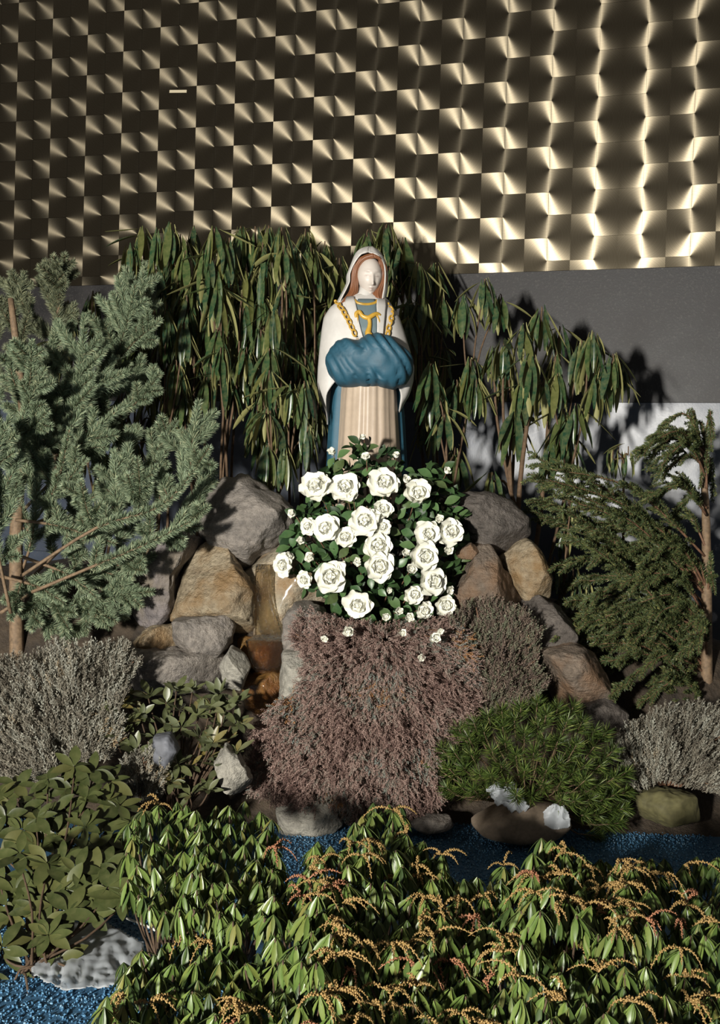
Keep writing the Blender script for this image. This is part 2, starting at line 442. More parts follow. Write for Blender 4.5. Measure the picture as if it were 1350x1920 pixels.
for k, (poly, Y, dep, m, amp, lab) in enumerate(rocks):
    v, f, c = blob([(x + (x - sum(q[0] for q in poly) / len(poly)) * .07, y + (y - sum(q[1] for q in poly) / len(poly)) * .07) for x, y in poly], Y, dep, k + 1, amp * 1.5, .55, facets=(0 if amp <= .03 else 4 if amp < .06 else 8))
    zmin = min(p.z for p in v)
    o = link('boulder' if k < 20 else 'stone', mesh('boulder', v, f), m, None, c)
    tag(o, lab, 'rock')
    if 'mound at' in lab: o.name = 'root_ball'; o['category'] = 'root ball'
# thin sheet of water over the slab and step
def water():
    t = NT('clear_water'); n = t.noise(70, 3)
    t.set(**{'Base Color': lin(235, 220, 190), 'Roughness': 0.05, 'Transmission Weight': 1.0, 'IOR': 1.33}); t.bump(n, 0.8, 0.02)
    return t.m
rows = [(1058, 480, 506, 5.775), (1085, 478, 508, 5.77), (1120, 478, 512, 5.765), (1160, 478, 520, 5.76), (1190, 478, 530, 5.755), (1196, 470, 534, 5.73), (1202, 460, 534, 5.695), (1225, 466, 534, 5.69), (1250, 474, 534, 5.685), (1262, 480, 532, 5.66)]
vv = []; NC = 12
for (py, xa, xb, Y) in rows:
    for k in range(NC):
        x = xa + (xb - xa) * k / (NC - 1); p = at(x, py, Y)
        vv.append(p + Vector((0, 0.012 * noise.noise((x * .2, py * .05, 3)), 0)))
nb = len(vv); vv += [p + Vector((0, 0.006, 0)) for p in vv]
ff = grid_faces(len(rows), NC); ff = ff + [tuple(i + nb for i in reversed(q)) for q in ff]
for i in range(len(rows) - 1):
    for e in (0, NC - 1):
        a, c = i * NC + e, (i + 1) * NC + e; ff.append((a, c, c + nb, a + nb) if e == 0 else (c, a, a + nb, c + nb))
for k in range(NC - 1):
    ff.append((k + 1, k, k + nb, k + 1 + nb)); q = (len(rows) - 1) * NC + k; ff.append((q, q + 1, q + 1 + nb, q + nb))
tag(link('water_trickle', mesh('water_trickle', vv, ff), water()), 'thin sheet of water trickling over the amber step', 'water')
# ------------------------------------------------------------------ statue
SY = 6.30
PXM = SY / F                                  # metres per pixel at the statue
def paint(name, c, rough=0.45, var=0.10):
    t = NT(name); n = t.noise(14, 5, 0.6); n2 = t.noise(120, 3)
    d = tuple(x * (1 - var) for x in c[:3]) + (1,); u = tuple(min(1, x * (1 + var)) for x in c[:3]) + (1,)
    t.set(**{'Base Color': t.ramp(n, [(0.3, d), (0.7, u)]), 'Roughness': rough}); t.bump(n2, 0.08, 0.004)
    return t.m
P_WHITE = paint('paint_white', lin(196, 192, 186)); P_CREAM = paint('paint_cream', lin(178, 160, 140)); P_BLUE = paint('paint_blue', lin(40, 82, 100), 0.58, 0.2)
P_TEAL = paint('paint_teal', lin(96, 112, 116)); P_HAIR = paint('paint_auburn', lin(120, 76, 48)); P_GOLD = paint('paint_gold', lin(186, 146, 56), 0.3, .2)
sbase = at(690, 1010, SY)
statue = empty('statue', sbase, 'painted statue of a veiled woman in white mantle with folded blue sleeves', 'statue')
def spart(name, verts, faces, mat, parent=statue):
    me = mesh(name, [v - sbase for v in verts], faces)
    return link(name, me, mat, parent)
def thick(o, t):
    m = o.modifiers.new('thickness', 'SOLIDIFY'); m.thickness = t; m.offset = -1
    return o
def ringpt(px, py, dy): 
    p = at(px, py, SY); return Vector((p.x, p.y + dy, p.z))
# gown with vertical folds
def loft(rows, N, fold, front, back, yoff, th0=0, th1=2 * math.pi, wrap=True):
    V = []
    for (py, cx, hw) in rows:
        for k in range(N):
            th = th0 + (th1 - th0) * k / (N if wrap else N - 1)
            m = 1 + fold(th, py)
            dy = (front if math.sin(th) < 0 else back) * math.sin(th) * m
            V.append(ringpt(cx + hw * m * math.cos(th), py, yoff + dy))
    return V, grid_faces(len(rows), N, wrap)
rows = [(py, 692, hw) for py, hw in ((640, 44), (680, 48), (715, 50), (740, 52), (780, 54), (820, 56.5), (860, 59), (900, 61), (940, 63), (980, 66), (1010, 70))]
gf = lambda th, py: 0.05 * (abs(math.sin(6.5 * th + 0.4 + 0.002 * py)) ** 0.6 - 0.6) * min(1, (py - 640) / 120) + 0.012 * math.sin(23 * th + py * .01)
v, f = loft(rows, 150, gf, 0.165, 0.12, 0)
f.append(tuple(range(150))); f.append(tuple(reversed(range(10 * 150, 11 * 150))))
spart('gown', v, f, P_CREAM)
# blue mantle hanging behind the gown
rows = [(py, 688, hw) for py, hw in ((600, 52), (660, 60), (720, 64), (760, 68), (800, 71), (850, 74), (900, 77), (950, 80), (1000, 83), (1010, 84))]
v, f = loft(rows, 120, lambda th, py: 0.035 * math.sin(9 * th) + .015 * math.sin(17 * th + py * .01), 0.09, 0.17, 0.03)
f.append(tuple(reversed(range(9 * 120, 10 * 120)))); f.append(tuple(range(120)))
spart('mantle_lining', v, f, P_BLUE)
# white cape over shoulders and arms
CT = [(552, 664, 706), (560, 645, 722), (567, 634, 729), (579, 620, 736), (596, 609, 747), (620, 605, 755), (656, 601, 766), (690, 598, 775), (715, 597, 773), (740, 598, 766), (760, 607, 754), (778, 615, 745)]
CF = [(552, .05), (567, .09), (590, .115), (620, .13), (660, .14), (720, .13), (780, .12)]
def cape_front(px, py):
    l, r = interp(py, CT); a = (px - (l + r) / 2) / ((r - l) / 2)
    return interp(py, CF)[0] * math.sqrt(max(0, 1 - min(1, abs(a)) ** 2.4))
NR, N = 34, 96; V = []
for i in range(NR):
    t = i / (NR - 1)
    for k in range(N):
        th = 2 * math.pi * k / N
        bot = 700 + 76 * max(0, abs(math.cos(th))) ** 3 + (20 if math.sin(th) > 0 else 0)
        py = 552 + (bot - 552) * t
        l, r = interp(py, CT)
        ct = math.cos(th); st = math.sin(th)
        x = (l + r) / 2 + (r - l) / 2 * ct
        d = interp(py, CF)[0] * math.copysign(abs(st) ** 0.83, st)
        if st > 0: d *= 0.9
        d += 0.004 * math.sin(11 * th + py * 0.02) * t
        V.append(ringpt(x, py, d))
f = grid_faces(NR, N, True); f.append(tuple(range(N)))
thick(spart('cape', V, f, P_WHITE), 0.006)
# bodice seen at the opening, lapels, collar
def patch(name, quadrows, mat, lift, nk=8):
    V = []
    for (py, xa, xb) in quadrows:
        for k in range(nk):
            x = xa + (xb - xa) * k / (nk - 1); V.append(ringpt(x, py, -cape_front(x, py) - lift))
    return thick(spart(name, V, grid_faces(len(quadrows), nk), mat), 0.008)
patch('bodice', [(567, 672, 702), (573, 668, 705), (582, 666, 706), (600, 669, 707), (620, 672, 707), (640, 677, 708)], P_TEAL, 0.006)
patch('lapel', [(562, 650, 664), (575, 648, 667), (590, 652, 670), (610, 660, 673), (630, 668, 678), (644, 674, 682)], P_WHITE, 0.016)
patch('lapel', [(566, 706, 722), (580, 705, 722), (600, 706, 720), (620, 706, 718), (642, 706, 716)], P_WHITE, 0.016)
# neck
mb = MB()
mb.tube([ringpt(688, 540, -.02), ringpt(686, 556, -.03), ringpt(685, 570, -.035), ringpt(686, 580, -.04)], [.043, .042, .046, .055], 24)
spart('neck', mb.v, mb.f, P_WHITE)
mb = MB(); cl = []
for k in range(13):
    a = math.pi * (k / 12); cl.append(ringpt(686 - 21 * math.cos(a), 568 + 9 * math.sin(a), -cape_front(686 - 21 * math.cos(a), 568 + 9 * math.sin(a)) - 0.012))
mb.tube(cl, .008, 8); spart('collar', mb.v, mb.f, P_GOLD)
# blue gathered sleeves
c3 = lambda pts: [(560 + x * .2396, 440 + y * .2396) for x, y in pts]
mpoly = c3([(208,1010),(235,940),(300,858),(350,838),(410,845),(460,850),(530,812),(620,798),(720,828),(800,895),(868,955),(890,1010),(885,1100),(840,1185),(740,1228),(600,1208),(480,1214),(320,1205),(240,1115)])
def mfold(p, s):
    x, z = p.x / PXM, p.z / PXM            # pixels from the centre
    if x > -12 - 0.25 * z:                  # right arm sleeve: long slanting folds
        w = x + 0.55 * z + 0.004 * z * z; q = w * 0.17
    else:
        w = x * 0.8 + 0.5 * z - 0.006 * (x + 40) ** 2; q = w * 0.17 + 1.0
    fd = 0.095 * (abs(math.sin(q + .5 * math.sin(z * .06))) ** 0.8 - 0.6)
    cr_ = (x + 10 + 0.35 * z - 0.012 * (z - 20) ** 2 * .4)
    crease = -0.10 * math.exp(-(cr_ / 5.0) ** 2) if z > -38 else 0
    rim = min(1, abs(p.y) / 0.11)
    return (fd * 1.25 + crease) * rim
v, f, c = blob(mpoly, SY, 0.15, 3, 0.015, 0.62, mfold, 1.5)
spart('sleeves', [p + c + Vector((0, -0.125, 0)) for p in v], f, P_BLUE)
# head: face with features, turned a little to the right and down
hc = ringpt(693, 521, -0.035); HW, HH, HD = 23.5 * PXM, 35.5 * PXM, 0.078
NU, NV = 70, 80
G = lambda a, b, ca, cb, sa, sb: math.exp(-((a - ca) / sa) ** 2 - ((b - cb) / sb) ** 2)
V = []; lipw = []
Rm = Matrix.Rotation(math.radians(11), 3, 'Z') @ Matrix.Rotation(math.radians(9), 3, 'X')
for i in range(NU):
    ph = math.pi * i / (NU - 1)
    for j in range(NV):
        th = 2 * math.pi * j / NV
        x, z = math.sin(ph) * math.cos(th), math.cos(ph)
        y = math.sin(ph) * math.sin(th)              # y<0 is the face
        wz = 1.0 - 0.34 * max(0, -z) ** 1.6           # jaw narrows
        a, b_ = x, z; d = 0.0; cv = 0.0
        if y < 0:
            nt = max(0.0, min(1.0, (0.22 - b_) / 0.52))
            if b_ > -0.42: d += 0.30 * nt * math.exp(-(a / (0.11 + 0.07 * nt)) ** 2) * (1 if b_ < 0.25 else 0)
            d += 0.10 * G(a, b_, 0, -0.36, .13, .07)
            for s_ in (-1, 1):
                d -= 0.13 * G(a, b_, .38 * s_, .08, .22, .13)
                d += 0.10 * G(a, b_, .38 * s_, .06, .15, .075)
                d += 0.05 * G(a, b_, .40 * s_, .30, .28, .07)
                d += 0.05 * G(a, b_, .55 * s_, -.25, .22, .2)
                cv += 0.75 * G(a, b_, .38 * s_, .01, .19, .022) + 0.45 * G(a, b_, .40 * s_, .27, .25, .022)
            d += 0.09 * G(a, b_, 0, -.56, .2, .045) + 0.10 * G(a, b_, 0, -.67, .17, .05) - 0.05 * G(a, b_, 0, -.615, .25, .02)
            d -= 0.03 * G(a, b_, 0, -.77, .2, .05); d += 0.10 * G(a, b_, 0, -.90, .22, .1)
            cv += 0.6 * G(a, b_, 0, -.61, .2, .07) + 0.12 * G(a, b_, 0, -.46, .1, .03)
        p = Vector((x * HW * wz, (y - d * 1.0) * HD, z * HH)); V.append(hc + Rm @ p); lipw.append(cv)
f = grid_faces(NU, NV, True)
tfm = NT('painted_face'); an = tfm.n('ShaderNodeAttribute', attribute_name='tint')
tfm.set(**{'Base Color': tfm.ramp(an.outputs['Fac'], [(0, lin(200, 190, 180)), (1, lin(128, 92, 82))]), 'Roughness': 0.45})
fo = spart('face', V, f, tfm.m)
fo.data.attributes.new('tint', 'FLOAT', 'POINT').data.foreach_set('value', lipw)
# hair: strands framing the face
mb = MB()
for side, pts in ((-1, [(701, 485, 6), (686, 488, 6.5), (674, 497, 6), (667, 512, 6), (665, 532, 6), (663, 549, 7), (655, 562, 7), (642, 574, 3)]), (1, [(700, 485, 6), (710, 489, 6), (717, 500, 6), (718, 515, 6), (716, 532, 7), (709, 549, 8), (709, 562, 8), (718, 575, 4)])):
    for q in range(5):
        off = (q - 2) * 0.42
        ctr = []; rd = []
        for n_, (x, y, r) in enumerate(pts):
            dy = -0.085 + 0.012 * n_ * (1 if n_ < 4 else 0) + (0.036 if n_ >= 4 else 0) - 0.012 * max(0, n_ - 5)
            ctr.append(ringpt(x + off * r * (1 if n_ > 1 else .3), y + (off * r * .5 if n_ < 3 else 0), dy - 0.004 * (2 - abs(q - 2)) + 0.003 * math.sin(n_ * 1.7 + q))); rd.append(r * PXM * 0.42)
        ctr = smooth_line(ctr, 4); rd = list(np.interp(np.linspace(0, 1, len(ctr)), np.linspace(0, 1, len(rd)), rd))
        mb.tube(ctr, rd, 7)
spart('hair', mb.v, mb.f, P_HAIR)
# veil over the head, open at the face
VT = [(464.5, 690, 697), (467, 681, 703), (471, 673, 708), (476, 668, 713), (484, 664, 718), (492, 661, 722), (503, 657, 725), (518, 651, 726.5), (532, 651, 726), (545, 645, 725), (556, 639, 723), (565, 634, 722), (574, 630, 721)]
NR, N = 30, 60; V = []
for i in range(NR):
    py = 464.5 + (574 - 464.5) * (i / (NR - 1)) ** 1.25
    l, r = interp(py, VT)
    op = 0 if py < 480 else 1.0 * min(1, ((py - 480) / 26)) ** .33      # half opening angle from straight ahead
    dpt = 0.115 * math.sqrt(min(1, (py - 464.3) / 30))
    for k in range(N):
        th = -math.pi / 2 + op + (2 * math.pi - 2 * op) * k / (N - 1)
        ct, st = math.cos(th), math.sin(th)
        x = (l + r) / 2 + (r - l) / 2 * ct; V.append(ringpt(x, py, -0.005 + dpt * st * (1 if st < 0 else .8) + 0.003 * math.sin(8 * th + py * .08)))
thick(spart('veil', V, grid_faces(NR, N), P_WHITE), 0.005)
# gold chain either side, link by link
mb = MB(); R1, r1 = 0.0145, 0.0046; NN, MM = 16, 7
lv = [(math.cos(2 * math.pi * i / NN) * (R1 * 1.25 + r1 * math.cos(2 * math.pi * j / MM)), math.sin(2 * math.pi * i / NN) * (R1 * .75 + r1 * math.cos(2 * math.pi * j / MM)), r1 * math.sin(2 * math.pi * j / MM)) for i in range(NN) for j in range(MM)]
lf = [(i * MM + j, ((i + 1) % NN) * MM + j, ((i + 1) % NN) * MM + (j + 1) % MM, i * MM + (j + 1) % MM) for i in range(NN) for j in range(MM)]
link_me = mesh('chain_link', lv, lf); link_me.materials.append(P_GOLD)
for pts in ([(629, 566), (638, 580), (646, 593), (653, 606), (660, 621), (668, 640)], [(727, 573), (733, 586), (733, 600), (730, 613), (727, 626), (725, 640)]):
    ln_ = smooth_line([ringpt(x, y, -cape_front(x, y) - 0.012 - (0.016 if 650 < x < 676 or x < 722 else 0)) for x, y in pts], 6)
    co = link('chain', mesh('chain', [ln_[0] - sbase + Vector((math.cos(a) * .008, 0, math.sin(a) * .008)) for a in np.linspace(0, 6.28, 9)[:-1]] + [ln_[0] - sbase + Vector((0, -.006, 0))], [(k, (k + 1) % 8, 8) for k in range(8)]), P_GOLD, statue)
    acc = 0; k = 0
    for i in range(1, len(ln_)):
        acc += (ln_[i] - ln_[i - 1]).length
        if acc >= 0.026:
            acc = 0; k += 1; d = ln_[i] - ln_[i - 1]
            link('chain_link', link_me, P_GOLD, co, ln_[i] - sbase, orient(d, Vector((0.35 if k % 2 else -0.75, -1, 0.1))))
# gilded ornament on the breast
mb = MB(); z_ = lambda x, y, l=.02: ringpt(x, y, -cape_front(x, y) - l)
for pts, r in (([(668, 603), (668, 595), (674, 592), (680, 600), (690, 603), (699, 598), (706, 595), (713, 598)], [.008, .011, .011, .011, .013, .012, .010, .006]),
               ([(691, 602), (693, 612), (692, 622), (690, 631), (693, 637)], [.012, .010, .012, .017, .019]),
               ([(670, 597), (671, 607), (670, 616)], [.006, .005, .003]), ([(706, 598), (710, 608), (711, 616)], [.006, .006, .003])):
    mb.tube(smooth_line([z_(*p) for p in pts], 4), list(np.interp(np.linspace(0, 1, 4 * (len(pts) - 1) + 1), np.linspace(0, 1, len(r)), r)), 8)
spart('gilded_ornament', mb.v, mb.f, P_GOLD)
# plinth under the statue, resting in the mound
mb = MB(); mb.tube([at(690, 1008, SY), Vector((at(690, 1008, SY).x, SY, 0.80))], [.235, .25], 28)
tag(link('plinth', mb.mesh('plinth', smooth=False), LIGHT), 'round stone plinth under the statue, hidden by white blooms', 'plinth')
# ------------------------------------------------------------------ leaves
def leaf_mesh(name, L, W, fold=0.25, droop=0.15, petiole=0.12, segs=7, power=0.75, roll=0.0, wave=0.0):
    V = []; 
    for i in range(segs + 1):
        t = i / segs; x = L * t
        if t < petiole: w = W * 0.09
        else:
            q = (t - petiole) / (1 - petiole); w = W * max(0.02, math.sin(math.pi * (0.03 + 0.955 * q ** 0.85))) ** power
        z = -droop * L * t * t + wave * L * math.sin(t * 9)
        e = fold * w - roll * w
        V += [(x, w, z + e * 1.0), (x, 0, z), (x, -w, z + e * 1.0)]
    F = []
    for i in range(segs):
        a = i * 3; F += [(a, a + 3, a + 4, a + 1), (a + 1, a + 4, a + 5, a + 2)]
    # faces wound so that the normal is +Z
    F = [tuple(reversed(q)) for q in F]
    return mesh(name, V, F)
def whorl(parent, base, tip, n, meshes, mat, a0, a1, scale=1.0, ring=0.006, axis=None, stray=0.0):
    """leaves around a shoot tip; a = angle from straight down"""
    ph = random.random() * 6.28
    for k in range(n):
        phi = ph + 2 * math.pi * k / n + random.uniform(-.35, .35)
        a = math.radians(random.uniform(a0, a1) if random.random() > stray else random.uniform(40, 85))
        d = Vector((math.cos(phi) * math.sin(a), math.sin(phi) * math.sin(a), -math.cos(a)))
        nrm = Vector((math.cos(phi) * math.cos(a), math.sin(phi) * math.cos(a), math.sin(a))) + Vector((random.uniform(-.3, .3), random.uniform(-.3, .3), 0))
        if axis is not None:
            q = Vector((0, 0, 1)).rotation_difference(axis); d = q @ d; nrm = q @ nrm
        p = tip + Vector((math.cos(phi), math.sin(phi), 0)) * ring + Vector((0, 0, random.uniform(-.5, .5) * ring * 3))
        o = link('leaf', random.choice(meshes), mat, parent, p - base, orient(d, nrm))
        s = scale * random.uniform(.8, 1.12); o.scale = (s, s * random.uniform(.85, 1.15), s)
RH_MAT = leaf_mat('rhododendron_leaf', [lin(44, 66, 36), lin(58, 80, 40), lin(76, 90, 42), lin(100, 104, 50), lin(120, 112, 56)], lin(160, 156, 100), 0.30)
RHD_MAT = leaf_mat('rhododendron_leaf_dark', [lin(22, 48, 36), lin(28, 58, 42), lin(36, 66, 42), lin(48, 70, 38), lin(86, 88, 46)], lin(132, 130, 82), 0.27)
rh_meshes = [leaf_mesh('rhododendron_leaf', .22, .0185, .55, .08, .12, 8, .6), leaf_mesh('rhododendron_leaf', .25, .019, .3, .04, .11, 8, .6), leaf_mesh('rhododendron_leaf', .19, .0165, .8, .12, .12, 8, .6), leaf_mesh('rhododendron_leaf', .22, .015, .4, -.08, .12, 8, .6)]
BARK_RH = simple('rhododendron_bark', lin(92, 72, 52), .8, 50, .35)
def rhododendron(label, basepx, Y, tips, mat, hubs=None, group=None, leaves=(9, 13), scale=1.0, spread=(3, 27), stemr=.008):
    b0 = at(basepx[0], basepx[1], Y); b0.z = mound_h(b0.x, b0.y) - 0.02
    root = empty('rhododendron', b0, label, 'shrub', group)
    # a few forking stems, each carrying the branches of its own cluster of tips
    tips = sorted(tips); nst = max(1, round(len(tips) / 5)); per = math.ceil(len(tips) / nst)
    for c0 in range(0, len(tips), per):
        cl_ = tips[c0:c0 + per]; Yc = Y + random.uniform(-.18, .18)
        low = max(y for x, y in cl_); mx_ = sum(x for x, y in cl_) / len(cl_)
        hp = at(mx_ * .7 + basepx[0] * .3, low + 25, Yc) if low + 60 < basepx[1] else at(mx_ * .5 + basepx[0] * .5, (low + basepx[1]) / 2, Yc)
        st0 = b0 + Vector((random.uniform(-.06, .06), random.uniform(-.05, .05), -.05))
        kink = st0.lerp(hp, random.uniform(.4, .6)) + Vector((random.uniform(-.05, .05), random.uniform(-.04, .04), 0))
        S = smooth_line([st0, kink, hp], 5); mb = MB(); mb.tube(S, list(np.linspace(stemr * 1.15, stemr * .75, len(S))), 7)
        link('stem', mb.mesh('stem', b0), BARK_RH, root)
        for (x, y) in cl_:
            tip = at(x, y, Yc + random.uniform(-.12, .12))
            hub = hp.lerp(tip, .5) + Vector((random.uniform(-.03, .03), random.uniform(-.03, .03), random.uniform(-.03, .03)))
            pts = smooth_line([hp - (hp - kink) * .1, hub, tip - Vector((0, 0, .03)), tip + Vector((0, 0, .015))], 4)
            mb = MB(); mb.tube(pts, list(np.linspace(stemr * .7, .003, len(pts))), 6)
            br = link('branch', mb.mesh('branch', b0), BARK_RH, root)
            whorl(br, b0, tip, random.randint(*leaves), rh_meshes, mat, spread[0], spread[1], scale * random.uniform(.85, 1.12), .02, stray=.09)
    return root
# left bank of rhododendrons: tips spread over the outline of the clump
def poisson(poly, dist, n=4000, seed=1, jit=None):
    r = random.Random(seed); xs = [p[0] for p in poly]; ys = [p[1] for p in poly]; out = []
    for _ in range(n):
        x, y = r.uniform(min(xs), max(xs)), r.uniform(min(ys), max(ys))
        if not in_poly(x, y, poly): continue
        if all((x - a) ** 2 + ((y - c) * .8) ** 2 > dist * dist for a, c in out): out.append((x, y))
    return out
left_poly = [(238, 440), (300, 418), (345, 408), (400, 430), (470, 430), (560, 430), (610, 445), (650, 480), (640, 560), (600, 620), (595, 800), (560, 840), (520, 820), (480, 800), (480, 720), (400, 720), (350, 760), (280, 740), (240, 560)]
tips = poisson(left_poly, 23, seed=5)
cent = [((395, 905), 6.85, 'rhododendron with drooping leaves behind the spruce tips'), ((425, 900), 6.65, 'rhododendron on forked bare stems above the grey pointed boulder'), ((520, 930), 6.55, 'rhododendron with long hanging leaves left of the statue'), ((590, 940), 6.72, 'rhododendron with yellowish leaves touching the statue\'s cape'), ((300, 930), 7.0, 'tall dark rhododendron rising against the bronze panels')]
buckets = [[] for _ in cent]; xc = [350, 430, 510, 585, 275]
for t_ in tips: buckets[min(range(5), key=lambda k: abs(t_[0] - xc[k]) + random.uniform(0, 20))].append(t_)
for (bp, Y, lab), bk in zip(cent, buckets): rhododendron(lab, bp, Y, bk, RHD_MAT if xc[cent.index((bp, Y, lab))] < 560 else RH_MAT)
rhododendron('low rhododendron spray hanging over the grey pointed boulder', (520, 940), 6.35, [(500, 770), (525, 790), (505, 700), (545, 720), (575, 800), (570, 720), (500, 840), (535, 850)], RHD_MAT, scale=.95, spread=(3, 20))
rhododendron('rhododendron sprig hanging among the spruce shoots', (285, 960), 6.4, [(255, 820), (330, 680), (345, 740), (310, 590), (345, 610)], RHD_MAT, scale=.95, spread=(3, 22))
rhododendron('rhododendron with dark leaves behind the statue\'s head', (800, 950), 6.85, [(690, 435), (725, 425), (755, 450), (720, 470), (785, 500), (815, 500), (750, 520), (790, 560), (765, 600), (810, 600), (790, 660), (830, 655), (805, 720), (765, 560), (745, 480), (830, 560), (800, 790)], RHD_MAT)
c6 = lambda pts: [(760 + x * .3704, 480 + y * .3704) for x, y in pts]
rhododendron('yellow green rhododendron beside the statue\'s blue sleeve', (850, 960), 6.45, c6([(140, 680), (130, 560), (330, 535), (290, 210), (400, 130), (480, 205), (250, 980), (200, 800), (260, 640), (360, 640)]), RH_MAT)
rhododendron('rhododendron on a pale forked stem in front of the slate wall', (985, 960), 6.35, c6([(450, 480), (500, 440), (600, 360), (690, 270), (780, 370), (560, 790), (600, 650), (700, 630), (640, 520), (520, 560), (760, 520), (440, 1110), (740, 930)]), RH_MAT, stemr=.014)
rhododendron('rhododendron leaning over the bright patch of wall', (1030, 1080), 6.3, c6([(770, 610), (890, 440), (950, 400), (1050, 510), (860, 760), (800, 790), (1000, 560), (960, 640), (1090, 560), (830, 900)]), RH_MAT)
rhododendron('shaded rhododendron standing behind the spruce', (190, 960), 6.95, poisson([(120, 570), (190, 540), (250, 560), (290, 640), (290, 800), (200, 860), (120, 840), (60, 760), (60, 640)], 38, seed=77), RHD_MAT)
rhododendron('single rhododendron sprig standing before the bright wall patch', (1185, 1000), 6.3, [(1160, 838), (1178, 842), (1150, 850)], RHD_MAT, leaves=(5, 7), scale=.62)
rhododendron('thin rhododendron with yellowed leaves between the tan boulder and hemlock', (1045, 1140), 6.15, [(1058, 1000), (1075, 1060), (1095, 1090), (1040, 1050), (1070, 940)], RH_MAT, leaves=(4, 6), scale=.55)

# ------------------------------------------------------------------ needle plants
NT_ = np.array([(0, 0, 0), (.45, .5, 0), (1, 0, .04), (.45, -.5, 0)], float); NF_ = np.array([(0, 3, 2, 1)])
def needle_arrays(pts, dens, length, fwd=0.9, flat=None, up=0.0):
    """needles along a polyline; flat = plane normal for two-ranked needles"""
    P = np.array([tuple(p) for p in pts]); seg = np.diff(P, axis=0); ln = np.linalg.norm(seg, axis=1); tot = ln.sum()
    n = max(3, int(tot * dens)); t = np.sort(rng.random(n)) * tot; cum = np.concatenate([[0], np.cumsum(ln)])
    i = np.clip(np.searchsorted(cum, t) - 1, 0, len(seg) - 1); u = ((t - cum[i]) / ln[i])[:, None]
    loc = P[i] + seg[i] * u; T = seg[i] / ln[i][:, None]
    R = rng.normal(size=(n, 3))
    if flat is not None: R = R - (R @ flat)[:, None] * flat[None, :] * 0.85
    R -= (R * T).sum(1)[:, None] * T; R /= np.linalg.norm(R, axis=1, keepdims=True)
    D = T * fwd * rng.uniform(.6, 1.3, (n, 1)) + R; D[:, 2] += up
    D /= np.linalg.norm(D, axis=1, keepdims=True)
    taper = 1 - 0.45 * (t / tot)[:, None] ** 3
    return loc, D, length * rng.uniform(.7, 1.15, (n, 1)) * taper
def needles_obj(name, polylines, dens, length, width, mat, parent, base, fwd=.9, flat=None, up=0.0, grad=True):
    A = [needle_arrays(p, dens, length, fwd, flat, up) for p in polylines]
    loc = np.concatenate([a[0] for a in A]) - np.array(tuple(base)); D = np.concatenate([a[1] for a in A]); ln = np.concatenate([a[2] for a in A])
    X, Yv, Zv = frames(D)
    me = scatter(name, NT_, NF_, loc, X * ln, Yv * width, Zv * ln)
    return tag(link(name, me, mat, parent), kind='stuff')
SPR = tint_mat('spruce_needles', [(0, lin(88, 102, 80)), (.5, lin(122, 138, 110)), (.85, lin(148, 160, 128)), (1, lin(172, 172, 136))], 0.5)
SPR2 = tint_mat('pine_needles_olive', [(0, lin(80, 88, 70)), (.6, lin(118, 124, 98)), (1, lin(146, 146, 112))], 0.55)
def bough(root, base, stem, shoots, mat, Y, dens=4200, length=.046, width=.0031, r=.009):
    """a woody branch with brush-like shoots"""
    mb = MB(); S = smooth_line([at(x, y, Y + dy) for x, y, dy in stem], 4)
    mb.tube(S, list(np.linspace(r, r * .4, len(S))), 6)
    pol = [S[len(S) // 3:]]
    for (x0, y0, x1, y1) in shoots:
        a, c = at(x0, y0, Y + random.uniform(-.06, .06)), at(x1, y1, Y + random.uniform(-.22, .1))
        m = (a + c) / 2 + Vector((random.uniform(-.02, .02), random.uniform(-.04, .02), random.uniform(-.03, .01)))
        pl = smooth_line([a, m, c], 4); mb.tube(pl, list(np.linspace(.0045, .0015, len(pl))), 5); pol.append(pl)
        # side shoots
        L = (c - a).length
        if L > 0.15:
            for k in range(int(L / .06)):
                u = random.uniform(.15, .75); p = a.lerp(c, u); d = (c - a).normalized(); sd = d.cross(Vector((random.uniform(-.4, .4), -1, random.uniform(-.3, .3)))).normalized() * random.choice((-1, 1))
                e = p + (d * .8 + sd * .7 + Vector((0, random.uniform(-.5, .2), 0))).normalized() * L * random.uniform(.25, .42)
                pl = smooth_line([p, e], 4); mb.tube(pl, [.003, .0025, .002, .0016, .0012], 4); pol.append(pl)
    br = link('branch', mb.mesh('branch', base), BARK, root)
    needles_obj('needles', pol, dens, length, width, mat, br, base)
sb = at(40, 1240, 5.9); sb.z = 0.35
spruce = empty('spruce', sb, 'blue green spruce with brush like shoots beside the left rocks', 'tree')
mb = MB(); tr = smooth_line([sb - Vector((0, 0, .3)), at(30, 1000, 5.95), at(45, 800, 6.05), at(20, 560, 6.15)], 4); mb.tube(tr, list(np.linspace(.04, .015, len(tr))), 8)
link('trunk', mb.mesh('trunk', sb), BARK, spruce)
